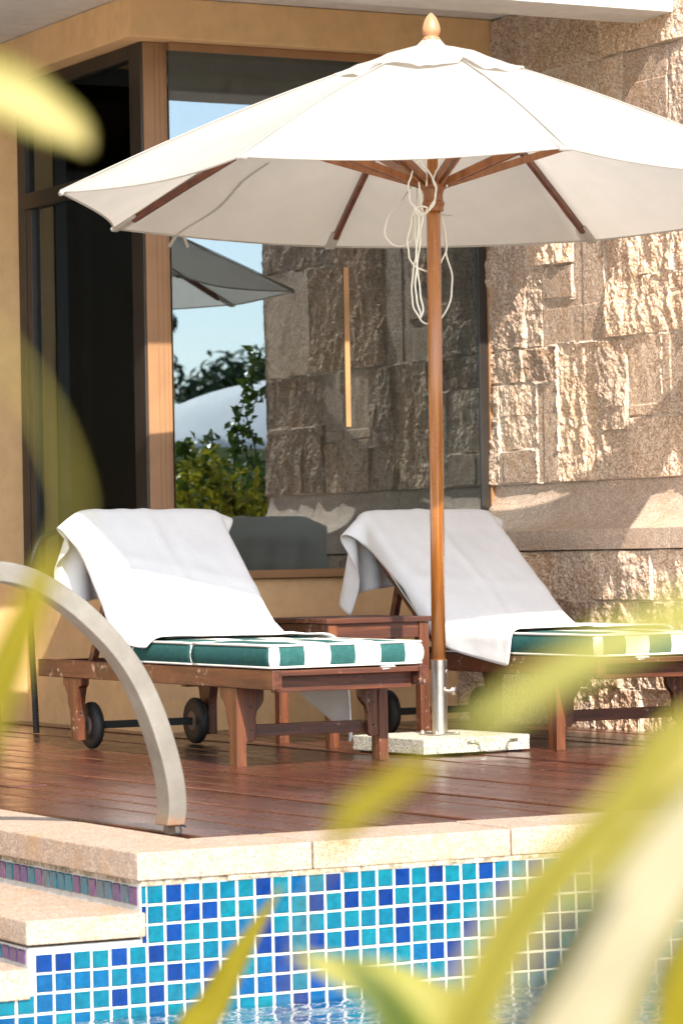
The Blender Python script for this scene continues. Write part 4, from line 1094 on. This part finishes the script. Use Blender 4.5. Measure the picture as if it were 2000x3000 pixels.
# ---------------------------------------------------------------- towels settle on the loungers
def drape(x0, hinge, ang, blen, left, right, hem, top, steps=200, h=0.024, seed=1):
    """cloth laid along the lounger path and relaxed under gravity; left/right: edge positions from hem to top"""
    W = 0.88; L = top - (hem[0] + hem[1]) / 2
    nu, nv = int(W / h) + 1, int(L / h) + 1
    uu, vv = np.meshgrid(np.linspace(0, 1, nu), np.linspace(0, 1, nv))
    kn = np.linspace(0, 1, len(left))
    X = np.interp(vv, kn, left) * (1 - uu) + np.interp(vv, kn, right) * uu
    hm = hem[0] * (1 - uu) + hem[1] * uu
    S = hm * (1 - vv) + top * vv
    FX, FS = X.copy(), S.copy()
    zs = 0.442
    topl = blen
    d = np.array([math.cos(ang), math.sin(ang)]); n = np.array([-d[1], d[0]])
    a0 = np.array([hinge - 0.052, 0.440])
    Y = np.where(S < 0, a0[0] + S, a0[0] + S * d[0]); Z = np.where(S < 0, a0[1] + 0.02, a0[1] + 0.045 + S * d[1])
    ov = S > topl + 0.02
    e = a0 + d * (topl + 0.02)
    Y = np.where(ov, e[0] + (S - topl - 0.02) * 0.8, Y); Z = np.where(ov, e[1] + 0.06 - (S - topl - 0.02) * 0.45, Z)
    U_, V_ = FX * 1.0, FS * 1.0
    Z = Z + 0.014 * (fbm(U_ * 9 + 5, V_ * 7, seed + 2, 3))
    p = np.stack([X, Y, Z], -1); q = p.copy()
    cons = []
    def add(di, dj, k):
        rest = h * math.hypot(di, dj)
        ii, jj = np.meshgrid(np.arange(max(0, -di), nv - max(0, di)), np.arange(max(0, -dj), nu - max(0, dj)), indexing='ij')
        for par in (0, 1):
            for par2 in (0, 1):
                key = (ii // max(1, abs(di))) % 2 if di else (jj // max(1, abs(dj))) % 2
                sel = key == par
                if di and dj: sel = sel
                elif par2: continue
                if di and dj:
                    if par2: continue
                a = (ii[sel], jj[sel]); b_ = (ii[sel] + di, jj[sel] + dj)
                if len(a[0]): cons.append((a, b_, np.hypot(FX[a] - FX[b_], FS[a] - FS[b_]), k))
    rs = 1.0
    add(1, 0, 1.0); add(0, 1, 1.0); add(1, 1, 0.6); add(1, -1, 0.6); add(2, 0, 0.25); add(0, 2, 0.25)
    # collision boxes: (centre, axes, half, round)
    ctr = a0 + d * (topl / 2) + n * (-0.060)
    bx = [(np.array([x0 + 0.292, (9.885 + hinge) / 2 + 0.02, 0.379]), np.eye(3), np.array([0.300, (hinge - 9.885) / 2 + 0.02, 0.055])),
          (np.array([x0 + 0.292, ctr[0], ctr[1]]), np.array([[1, 0, 0], [0, d[0], d[1]], [0, n[0], n[1]]]), np.array([0.300, topl / 2 + 0.012, 0.066])),
          (np.array([x0 + 0.30, 10.87, 0.305]), np.eye(3), np.array([0.304, 1.01, 0.036]))]
    r = 0.018
    dt = 0.011
    anc = None; onb = (FX > x0 + 0.03) & (FX < x0 + 0.57) & (FS < topl)
    for st_ in range(steps):
        if st_ == 30: anc = p.copy()
        if anc is not None:
            m2 = onb[..., None]; p = np.where(m2, p + (anc - p) * np.array([0.5, 0.35, 0.0]), p); q = np.where(m2, q + (anc - q) * np.array([0.5, 0.35, 0.0]), q)
        vel = (p - q) * 0.965
        q = p.copy()
        p = p + vel; p[..., 2] -= 9.8 * dt * dt
        for it in range(14):
            for a, b_, rest, k in cons:
                dlt = p[b_] - p[a]; L_ = np.sqrt((dlt ** 2).sum(-1)) + 1e-9
                f = (k * 0.5 * (L_ - rest) / L_)[:, None] * dlt
                if k < 0.3: f = np.where((L_ < rest)[:, None], f, f * 0.2)
                p[a] += f; p[b_] -= f
            if it % 3 == 2 or it == 13:
                for (bc, ax, hf) in bx:
                    l = (p - bc) @ ax.T; al = np.abs(l) - (hf - r)
                    out = np.maximum(al, 0); dist = np.sqrt((out ** 2).sum(-1))
                    inside = (al < 0).all(-1)
                    hit = (dist < r + 0.004) & ~inside
                    g = out / np.maximum(dist, 1e-9)[..., None] * np.sign(l)
                    push = g * (r + 0.004 - dist)[..., None]
                    l2 = np.where(hit[..., None], l + push, l)
                    if inside.any():
                        pen = (hf + 0.004) - np.abs(l); k_ = pen.argmin(-1)
                        for a_ in range(3):
                            m_ = inside & (k_ == a_); l2[..., a_] = np.where(m_, np.sign(l[..., a_]) * (hf[a_] + 0.004), l2[..., a_])
                    pn_ = l2 @ ax + bc
                    hh = hit | inside
                    if it == 13:
                        mv = pn_ - q; q = np.where(hh[..., None], q + mv * 0.985, q)
                    p = np.where(hh[..., None], pn_, p)
    print('TOWEL', p[0,-1], p[0,0], p[nv//3,-1], p[-1,0], p[nv//2,0])
    # creases of a folded towel and small puckers
    du = np.gradient(p, axis=1); dv = np.gradient(p, axis=0); nn_ = np.cross(du, dv); nn_ /= np.linalg.norm(nn_, axis=2, keepdims=True) + 1e-9
    if nn_[nv // 3, nu // 2, 2] < 0: nn_ = -nn_
    kk = 0.0055 * np.exp(-((uu - 0.5 - 0.02 * np.sin(vv * 5)) / 0.022) ** 2) - 0.003 * np.exp(-((uu - 0.55) / 0.03) ** 2)
    kk += 0.004 * np.exp(-((vv - 0.52) / 0.018) ** 2) * (uu > 0.1)
    dg = uu * 0.8 + vv * 1.7
    kk += 0.008 * (fbm(dg * 7 + seed, (uu - vv) * 2.2, seed, 4, 0.55) - 0.5) + 0.004 * (fbm(uu * 24, vv * 16, seed + 8, 3) - 0.5)
    e_ = np.minimum(np.minimum(uu, 1 - uu) * W, np.minimum(vv, 1 - vv) * L)
    kk += 0.0022 * (e_ < 0.03) + 0.0016 * ((np.abs(vv * L - 0.10) < 0.013) | (np.abs((1 - vv) * L - 0.10) < 0.013))
    return p + nn_ * kk[..., None]
P = drape(5.0, hg1, N_ANG, 0.68, [4.945, 4.925, 4.925, 4.915, 4.905], [5.86, 5.80, 5.67, 5.65, 5.68], (-0.13, -0.66), 1.06, seed=4)
tw = grid_mesh('towel', P, M['towel'], None, None, True, 0.0045, 1)
tag(tw, 'white towel over the left lounger, half sunlit, with folds at its upper left corner', 'towel', 'white towels draped over the loungers')
P = drape(6.285, hg2, F_ANG, 0.76, [6.155, 6.20, 6.25, 6.20, 6.06], [6.945, 6.945, 6.945, 6.945, 6.945], (-0.52, -0.72), 1.10, seed=9)
tw = grid_mesh('towel', P, M['towel'], None, None, True, 0.0045, 1)
tag(tw, 'white towel over the right lounger behind the umbrella pole, mostly shaded', 'towel', 'white towels draped over the loungers')

# ================================================================ side table
tt = thing('side_table', 'low square reddish wood side table between the two loungers', 'table', (5.97, 11.1, 0))
tx0, tx1, ty0, ty1 = 5.735, 6.185, 10.86, 11.33
b = MB()
k = 0; y = ty0 + 0.045
b.box(tx0, tx1, ty0, ty0 + 0.043, 0.464, 0.484); b.box(tx0, tx1, ty1 - 0.043, ty1, 0.464, 0.484)
w = (ty1 - ty0 - 0.09 - 0.006) / 5
for i in range(5): b.box(tx0 + 0.002, tx1 - 0.002, ty0 + 0.046 + i * w, ty0 + 0.043 + (i + 1) * w, 0.465, 0.4835)
b.build('table_top', M['wood_x'], tt, bevel=0.002)
for ya in (ty0 + 0.018, ty1 - 0.038): MB().box(tx0 + 0.05, tx1 - 0.05, ya, ya + 0.02, 0.405, 0.4635).build('apron', M['wood_x'], tt, bevel=0.002)
for xa in (tx0 + 0.018, tx1 - 0.038): MB().box(xa, xa + 0.02, ty0 + 0.05, ty1 - 0.05, 0.405, 0.4635).build('apron', M['wood_y'], tt, bevel=0.002)
for xx in (tx0 + 0.01, tx1 - 0.05):
    for yy in (ty0 + 0.01, ty1 - 0.05):
        MB().box(xx, xx + 0.04, yy, yy + 0.04, 0.0, 0.463).build('leg', M['wood_z'], tt, bevel=0.002)

# ================================================================ handrail
hr = thing('pool_handrail', 'pale curved flat handrail arching over the pool steps', 'handrail', (3.71, 7.88, 0))
outer = [(3.712, 0.022), (3.719, 0.073), (3.712, 0.150), (3.688, 0.246), (3.650, 0.350), (3.602, 0.443), (3.540, 0.525), (3.469, 0.594), (3.400, 0.648), (3.324, 0.692), (3.262, 0.714), (3.195, 0.724), (3.10, 0.722), (3.0, 0.700), (2.88, 0.64), (2.77, 0.55), (2.69, 0.43), (2.65, 0.28), (2.64, 0.1), (2.64, -0.389)]
o3 = spline([(x, 7.845, z) for x, z in outer], 6)
nn = len(o3); rings = []
for i in range(nn):
    d = o3[min(i + 1, nn - 1)] - o3[max(i - 1, 0)]; d /= np.linalg.norm(d)
    inn = np.array([-d[2], 0, d[0]])            # towards the inside of the arch
    if i < 5: inn = np.array([-1.0, 0, 0])
    rings.append([o3[i], o3[i] + inn * 0.052, o3[i] + inn * 0.052 + np.array([0, 0.078, 0]), o3[i] + np.array([0, 0.078, 0])])
bm = bmesh.new(); at = bm.verts.layers.float.new('foot')
V = [[bm.verts.new(p) for p in r] for r in rings]
for r in V:
    for q in r: q[at] = max(0.0, min(1.0, 1 - (q.co.z - 0.02) / 0.035))
for a, c in zip(V, V[1:]):
    for k in range(4): bm.faces.new((a[k], a[(k + 1) % 4], c[(k + 1) % 4], c[k]))
bm.faces.new(V[0][::-1]); bm.faces.new(V[-1])
bmesh.ops.recalc_face_normals(bm, faces=bm.faces)
ed = [e for e in bm.edges if len(e.link_faces) == 2 and e.calc_face_angle(0) > rad(45)]
bmesh.ops.bevel(bm, geom=ed, offset=0.005, segments=3, profile=0.6, affect='EDGES')
me = bpy.data.meshes.new('rail_bar'); bm.to_mesh(me); bm.free()
mesh_obj('rail_bar', me, hr, [M['rail']])
MB().tube([(3.690, 7.86, 0.03), (3.694, 7.85, 0.0235), (3.700, 7.845, 0.012), (3.694, 7.835, 0.002), (3.675, 7.828, 0.001)], 0.0028, 6).tube([(3.690, 7.86, 0.022), (3.712, 7.852, 0.020), (3.716, 7.85, 0.016)], 0.003, 6).build('rusty_hook', M['black'], hr)
MB().box(3.675, 3.698, 7.875, 7.90, -0.002, 0.024).build('anchor_stub', M['hub'], hr, bevel=0.002)

# ribbed hose by the side window
hz = [(5.335, 12.70, 0.003), (5.330, 12.70, 0.15), (5.322, 12.705, 0.35), (5.32, 12.71, 0.60), (5.40, 12.78, 0.80), (5.60, 12.84, 0.86), (5.729, 12.86, 0.86)]
p = spline(hz, 24); rr = [0.0125 + 0.0016 * (i % 2) for i in range(len(p))]
tag(MB().tube(p, rr, 12).build('ribbed_hose', M['black'], smooth=False), 'dark ribbed hose rising from the deck left of the left lounger', 'hose')

# ================================================================ plants by the near edge of the pool
def strap_leaf(pts, parent, mat, name='leaf', cup=0.18, face=None):
    """pts: x, y, z, half width; real blade with a keel and thickness"""
    P = spline(pts, 7); n = len(P); m = 9
    w = P[:, 3]; C = P[:, :3]
    G = np.zeros((n, m, 3)); ac = np.zeros((n, m))
    fdir = np.array(face if face is not None else (-0.35, -0.88, 0.30))
    for i in range(n):
        d = C[min(i + 1, n - 1)] - C[max(i - 1, 0)]; d /= (np.linalg.norm(d) + 1e-9)
        sd = np.cross(d, fdir); sd /= (np.linalg.norm(sd) + 1e-9); up = np.cross(sd, d)
        if i and np.dot(sd, psd) < 0: sd = -sd; up = -up
        psd = sd
        for j in range(m):
            t = (j / (m - 1)) * 2 - 1
            G[i, j] = C[i] + sd * t * max(w[i], 0.0006) + up * (cup * abs(t) ** 1.5 + 0.03 * math.sin(i * 0.7) * t) * max(w[i], 0.0006)
            ac[i, j] = abs(t)
    return grid_mesh(name, G, mat, parent, {'across': ac}, True, 0.0012)
LEAVES={
 'L1':[ (0.374,1.217,0.795,0.0010),(0.395,1.205,0.861,0.0020),(0.426,1.187,0.903,0.0049),(0.455,1.172,0.913,0.0102),(0.477,1.160,0.907,0.0122),(0.491,1.153,0.898,0.0102),(0.501,1.148,0.891,0.0069),(0.506,1.145,0.884,0.0010) ],
 'L2':[ (0.240,0.724,0.611,0.0002),(0.248,0.718,0.699,0.0003),(0.259,0.711,0.768,0.0004),(0.277,0.702,0.784,0.0006),(0.287,0.696,0.775,0.0006),(0.294,0.693,0.763,0.0005),(0.298,0.691,0.752,0.0005),(0.300,0.690,0.742,0.0006),(0.298,0.691,0.732,0.0005),(0.295,0.693,0.724,0.0001) ],
 'L3':[ (0.429,1.191,0.497,0.0016),(0.447,1.180,0.596,0.0036),(0.464,1.171,0.652,0.0076),(0.475,1.164,0.684,0.0089),(0.482,1.160,0.704,0.0076),(0.489,1.156,0.722,0.0046),(0.493,1.154,0.737,0.0007) ],
 'L5':[ (0.520,1.030,0.483,0.0002),(0.523,1.027,0.544,0.0002),(0.528,1.024,0.597,0.0002),(0.536,1.019,0.621,0.0009),(0.543,1.015,0.637,0.0049),(0.551,1.011,0.644,0.0055),(0.561,1.005,0.652,0.0042),(0.572,0.999,0.658,0.0006) ],
 'L6':[ (0.519,0.689,0.533,0.0009),(0.515,0.690,0.646,0.0016),(0.506,0.694,0.704,0.0034),(0.486,0.704,0.714,0.0052),(0.466,0.715,0.707,0.0052),(0.453,0.722,0.700,0.0049),(0.444,0.727,0.694,0.0045),(0.434,0.732,0.687,0.0034),(0.425,0.737,0.682,0.0004) ],
 'L7':[ (0.779,1.062,0.447,0.0017),(0.777,1.062,0.550,0.0051),(0.765,1.067,0.627,0.0120),(0.749,1.075,0.653,0.0154),(0.732,1.084,0.651,0.0144),(0.718,1.091,0.638,0.0103),(0.705,1.099,0.625,0.0010) ],
 'L8':[ (0.504,0.891,0.497,0.0040),(0.510,0.886,0.570,0.0086),(0.519,0.881,0.597,0.0094),(0.532,0.874,0.621,0.0089),(0.553,0.862,0.646,0.0073),(0.572,0.852,0.671,0.0048),(0.582,0.846,0.683,0.0007) ],
 'L9':[ (0.566,0.948,0.463,0.0087),(0.573,0.944,0.536,0.0174),(0.584,0.938,0.565,0.0192),(0.596,0.931,0.593,0.0189),(0.611,0.922,0.621,0.0167),(0.628,0.913,0.646,0.0109),(0.640,0.906,0.659,0.0012) ],
 'L10':[ (1.139,2.461,0.152,0.0071),(1.157,2.449,0.322,0.0142),(1.175,2.439,0.361,0.0135),(1.192,2.429,0.396,0.0100),(1.209,2.420,0.427,0.0057),(1.227,2.410,0.458,0.0011) ],
 'L11':[ (0.915,1.501,0.328,0.0046),(0.896,1.509,0.449,0.0127),(0.868,1.524,0.484,0.0143),(0.844,1.537,0.500,0.0125),(0.822,1.548,0.508,0.0083),(0.798,1.561,0.518,0.0009) ],
 'L12':[ (0.685,1.225,0.428,0.0037),(0.688,1.223,0.506,0.0096),(0.681,1.226,0.526,0.0102),(0.673,1.230,0.540,0.0081),(0.665,1.235,0.551,0.0048),(0.656,1.239,0.558,0.0007) ],
 'L13':[ (0.930,1.322,0.382,0.0042),(0.896,1.339,0.467,0.0106),(0.896,1.338,0.509,0.0097),(0.911,1.330,0.547,0.0072),(0.923,1.323,0.576,0.0011) ],
}
def plant(name, label, base, leaves, group=None):
    t = thing(name, label, 'plant', base, group)
    b = MB().tube([(base[0], base[1], base[2] - 0.03), (base[0], base[1], base[2] + 0.10)], [0.022, 0.014], 10); b.build('stem', M['bark'], t, smooth=True)
    for key, mt, via, lab in leaves:
        pts = [(base[0], base[1], base[2] + 0.05, 0.004)] + via + LEAVES[key]
        o = strap_leaf(pts, t, M[mt])
        if lab: o['label'] = lab
    return t
G_ = 'strap leaved plants by the near pool edge'
plant('leafy_plant', 'blurred yellow green plant at the left edge, in front of the handrail', (0.36, 1.32, -0.02),
      [('L1', 'leaf_yellow', [(0.33, 1.28, 0.50, 0.002)], 'yellow leaf at the upper left'),
       ('L2', 'leaf_straw', [(0.33, 0.95, 0.25, 0.002)], 'arching pale leaf'),
       ('L3', 'leaf_lime', [(0.40, 1.28, 0.20, 0.003)], 'upright yellow green leaf')], G_)
plant('leafy_plant', 'blurred plant at the bottom centre, one thin leaf across the mosaic', (1.02, 1.90, -0.02),
      [('L10', 'leaf_lime', [(1.10, 2.30, 0.06, 0.006)], 'thin leaf slanting over the tiles'),
       ('L5', 'leaf_lime', [(0.78, 1.50, 0.12, 0.001)], 'leaf tip over the deck'),
       ('L11', 'leaf_pale', [(0.95, 1.65, 0.10, 0.006)], 'pale drooping leaf'),
       ('L12', 'leaf_dark', [(1.00, 1.80, 0.12, 0.006)], 'dark green drooping leaf')], G_)
plant('leafy_plant', 'blurred variegated plant at the right, wide cream leaf with olive margins', (0.80, 1.15, -0.02),
      [('L8', 'leaf_olive', [(0.79, 1.26, 0.12, 0.006)], 'olive leaf with dark midrib'),
       ('L9', 'leaf_cream', [(0.74, 1.10, 0.12, 0.008)], 'wide cream leaf with olive margins'),
       ('L7', 'leaf_yellow', [(0.82, 1.00, 0.15, 0.004)], 'yellow leaf at the right edge'),
       ('L13', 'leaf_lime', [(0.90, 1.20, 0.12, 0.004)], 'upright green leaf at the lower right'),
       ('L6', 'leaf_pale', [(0.74, 0.90, 0.15, 0.003)], 'pale leaf pointing down left')], G_)

# ================================================================ garden right of the wall and behind, seen mirrored in the glass
def leaf_cloud(name, pts, nrm, size, mat, parent, rg, asp=0.5, fold=0.25):
    n = len(pts); sz = size * rg.uniform(0.6, 1.3, n)
    d = rg.normal(size=(n, 3)); d = d - nrm * (d * nrm).sum(1, keepdims=True) * 0.6; d /= np.linalg.norm(d, axis=1, keepdims=True)
    sd = np.cross(d, nrm); sd /= np.linalg.norm(sd, axis=1, keepdims=True) + 1e-9; up = np.cross(sd, d)
    s = sz[:, None]
    V = np.stack([pts - d * s, pts - d * s * 0.1 + sd * s * asp + up * s * fold, pts + d * s * 1.0 - up * s * .2, pts - d * s * 0.1 - sd * s * asp + up * s * fold, pts - d * s * 0.0], 1)
    me = bpy.data.meshes.new(name)
    F = []
    for i in range(n): k = 5 * i; F += [(k, k + 1, k + 4), (k + 1, k + 2, k + 4), (k + 2, k + 3, k + 4), (k + 3, k, k + 4)]
    me.from_pydata(V.reshape(-1, 3).tolist(), [], F)
    return mesh_obj(name, me, parent, [mat])
def bush(label, cx, cy, rx, ry, z0, z1, n, mat, seed, size=0.035, group=None, cat='bush', name='bush'):
    rg = np.random.default_rng(seed)
    t = thing(name, label, cat, (cx, cy, z0), group)
    b = MB(); tips = []
    for i in range(14):
        a = rg.uniform(0, 2 * math.pi); r = rg.uniform(0.3, 0.85); h = rg.uniform(0.5, 0.95)
        e = (cx + rx * r * math.cos(a), cy + ry * r * math.sin(a), z0 + (z1 - z0) * h); tips.append(e)
        mid = ((cx + e[0]) / 2 + rg.uniform(-.05, .05), (cy + e[1]) / 2, z0 + (e[2] - z0) * 0.45)
        b.tube(spline([(cx + 0.04 * math.cos(a), cy + 0.04 * math.sin(a), z0 - 0.02), mid, e], 4), [0.014 - 0.0012 * k for k in range(9)], 6)
    b.build('branches', M['bark'], t, smooth=True)
    tips = np.array(tips)
    u = rg.normal(size=(n, 3)); u /= np.linalg.norm(u, axis=1, keepdims=True)
    rr = rg.uniform(0.55, 1.0, n) ** 0.5
    lump = 1 + 0.22 * np.sin(u[:, 0] * 7 + seed) * np.sin(u[:, 1] * 6) + 0.16 * np.sin(u[:, 2] * 9 + u[:, 0] * 5)
    p = np.stack([cx + rx * u[:, 0] * rr * lump, cy + ry * u[:, 1] * rr * lump, (z0 + z1) / 2 + (z1 - z0) / 2 * u[:, 2] * rr * lump], 1)
    keep = p[:, 2] > z0 + 0.03; p = p[keep]; u = u[keep]
    nn_ = u + rg.normal(size=u.shape) * 0.5; nn_[:, 2] += 0.5; nn_ /= np.linalg.norm(nn_, axis=1, keepdims=True)
    leaf_cloud('foliage', p, nn_, size, mat, t, rg)
    return t
bush('yellow green bush mirrored in the front window, lower left', 7.74, 8.75, 0.46, 0.42, -0.02, 1.20, 5200, M['bush'], 3, 0.034, 'bushes past the stone wall')
bush('darker green bush mirrored in the front window beside the wall end', 8.28, 8.1, 0.45, 0.45, -0.02, 1.12, 4200, M['vine'], 5, 0.034, 'bushes past the stone wall')
rg = np.random.default_rng(8)
fl = thing('red_flower', 'red flower on the bush mirrored at the left of the front window', 'flower', (7.42, 8.62, 1.0))
leaf_cloud('petals', np.array([[7.42, 8.60, 1.02]]) + rg.normal(size=(40, 3)) * 0.022, np.tile([[0, 0.2, 1.0]], (40, 1)), 0.03, M['red'], fl, rg)
MB().tube([(7.46, 8.66, 0.75), (7.42, 8.61, 1.01)], 0.004, 6).build('stem', M['bark'], fl)
# climbing shoots
vt = thing('climbing_shrub', 'tall leafy shoots mirrored against the sky beside the stone wall', 'shrub', (7.98, 8.9, -0.02))
sh = [[(7.88, 8.9, 0), (7.83, 8.9, 0.7), (7.85, 8.85, 1.15), (7.91, 8.8, 1.45), (7.99, 8.8, 1.70), (8.03, 8.8, 1.84)],
      [(7.93, 8.9, 0), (7.95, 8.95, 0.8), (7.96, 8.9, 1.25), (7.93, 8.85, 1.50), (8.02, 8.82, 1.62)],
      [(7.88, 8.9, 0), (7.73, 8.9, 0.8), (7.69, 8.85, 1.20), (7.73, 8.8, 1.38)],
      [(7.83, 8.9, 0), (7.61, 8.85, 0.9), (7.57, 8.85, 1.25), (7.59, 8.8, 1.33)],
      [(8.03, 8.9, 0), (8.03, 8.95, 0.9), (7.88, 8.9, 1.3), (7.85, 8.85, 1.42)]]
b = MB(); lp = []
for s_ in sh:
    p = spline(s_, 10); b.tube(p, [max(0.0015, 0.007 * (1 - i / len(p)) + 0.0015) for i in range(len(p))], 6)
    for i in range(12, len(p), 1):
        for q in range(2): lp.append(p[i] + rg.normal(size=3) * (0.028, 0.03, 0.02))
b.build('stems', M['bark'], vt, smooth=True)
lp = np.array(lp); nr_ = rg.normal(size=lp.shape) * 0.6 + np.array([0, 0.7, 0.6]); nr_ /= np.linalg.norm(nr_, axis=1, keepdims=True)
leaf_cloud('leaves', lp, nr_, 0.038, M['vine'], vt, rg, 0.55)
# small palm fronds
pm = thing('young_palm', 'young palm with narrow fronds mirrored beside the stone wall end', 'palm', (9.12, 6.6, -0.02))
b = MB()
b.tube([(9.12, 6.6, -0.02), (9.12, 6.6, 0.5)], [0.05, 0.03], 8); b.build('trunk', M['bark'], pm, smooth=True)
for i in range(11):
    a = i * 2.4; L = 0.75; h = 1.55 - 0.07 * (i % 5)
    pts = spline([(9.12, 6.6, 0.48), (9.12 + 0.25 * math.cos(a), 6.6 + 0.25 * math.sin(a), 0.95), (9.12 + 0.6 * math.cos(a), 6.6 + 0.6 * math.sin(a), h * 0.85), (9.12 + 0.95 * math.cos(a), 6.6 + 0.95 * math.sin(a), h * 0.72)], 8)
    bm = bmesh.new(); n = len(pts)
    for k in range(6, n):
        d = pts[min(k + 1, n - 1)] - pts[k - 1]; d /= np.linalg.norm(d); sd = np.cross(d, [0, 0, 1]); sd /= np.linalg.norm(sd)
        for s_ in (-1, 1):
            l = 0.22 * math.sin(math.pi * (k - 4) / (n - 2)) + 0.04
            e = pts[k] + sd * s_ * l * 0.85 + d * l * 0.6 + np.array([0, 0, -0.05 * l]); w_ = d * 0.008
            v = [bm.verts.new(q) for q in (pts[k] - w_, pts[k] + w_, (pts[k] + e) / 2 + w_ * 1.1, e, (pts[k] + e) / 2 - w_ * 1.1)]
            bm.faces.new(v)
    me = bpy.data.meshes.new('frond'); bm.to_mesh(me); bm.free(); fr = mesh_obj('frond', me, pm, [M['vine']])
    MB().tube(pts, 0.005, 5).build('rachis', M['bark'], fr)
# a white tent roof beyond the bushes
tn_ = thing('white_tent', 'white domed tent roof mirrored behind the bushes', 'tent', (11.92, 2.2, -0.02))
n1, n2 = 14, 48; P = np.zeros((n1 + 1, n2 + 1, 3))
for i in range(n1 + 1):
    for j in range(n2 + 1):
        r = i / n1; a = 2 * math.pi * j / n2
        R_ = 1.75 * r * (1 + 0.03 * math.cos(6 * a))
        P[i, j] = (11.92 + R_ * math.cos(a), 2.2 + R_ * math.sin(a), 2.10 - 0.62 * r ** 2.2 - 0.03 * r * math.cos(6 * a))
grid_mesh('roof', P, M['tent'], tn_, None, True, 0.004)
for i in range(6):
    a = 2 * math.pi * (i + 0.5) / 6; MB().tube([(11.92 + 1.62 * math.cos(a), 2.2 + 1.62 * math.sin(a), -0.02), (11.92 + 1.62 * math.cos(a), 2.2 + 1.62 * math.sin(a), 1.56)], 0.02, 10).build('post', M['steel'], tn_)
# trees far behind, mirrored over the tent
def tree(label, x, y, h, r, seed, kind=0):
    rg = np.random.default_rng(seed)
    t = thing('tree', label, 'tree', (x, y, -0.02), 'trees mirrored beyond the tent')
    b = MB(); b.tube([(x, y, -0.05), (x + 0.05 * h * rg.uniform(-.5, .5), y, h * 0.35), (x, y, h * 0.62)], [0.045 * h, 0.03 * h, 0.012 * h], 8)
    pts = []; nm = []
    for i in range(16):
        a = rg.uniform(0, 6.28); zz = h * rg.uniform(0.35, 0.9); rr = r * rg.uniform(0.25, 0.9) * (1.15 - 0.6 * abs(zz / h - 0.6))
        c = np.array([x + rr * math.cos(a), y + rr * math.sin(a), zz]); b.tube([(x, y, h * 0.3 + 0.02 * i * h * .8), tuple(c)], [0.012 * h, 0.004 * h], 5)
        q = rg.normal(size=(190, 3)); q /= np.linalg.norm(q, axis=1, keepdims=True)
        cs = r * rg.uniform(0.28, 0.45)
        pts.append(c + q * cs * rg.uniform(0.5, 1.05, (190, 1)) * np.array([1, 1, 0.62])); nm.append(q + np.array([0, 0, 0.6]))
    b.build('trunk', M['bark'], t, smooth=True)
    pts = np.vstack(pts); nm = np.vstack(nm); nm /= np.linalg.norm(nm, axis=1, keepdims=True)
    leaf_cloud('crown', pts, nm, 0.13, M['tree'], t, rg)
tree('dark round tree mirrored above the tent roof', 24.3, -25, 4.3, 1.7, 41)
tree('tall narrow tree mirrored at the left of the front window', 22.6, -24, 5.3, 1.0, 42)
tree('low spreading tree mirrored close to the stone wall', 26.6, -26, 3.3, 1.9, 43)
tree('dark tree out beyond the garden to the right of the others', 30.5, -24, 4.6, 2.1, 44)
hw = MB(); 
rg = np.random.default_rng(77); n = 9000
p = np.stack([rg.uniform(16, 44, n), rg.uniform(-29.5, -27.5, n), rg.uniform(0, 2.3, n) * (0.8 + 0.2 * np.sin(np.arange(n)))], 1)
nn_ = rg.normal(size=(n, 3)); nn_[:, 1] += 1; nn_ /= np.linalg.norm(nn_, axis=1, keepdims=True)
tag(leaf_cloud('hedge', p, nn_, 0.15, M['tree'], None, rg), 'long dark hedge mirrored below the trees', 'hedge')
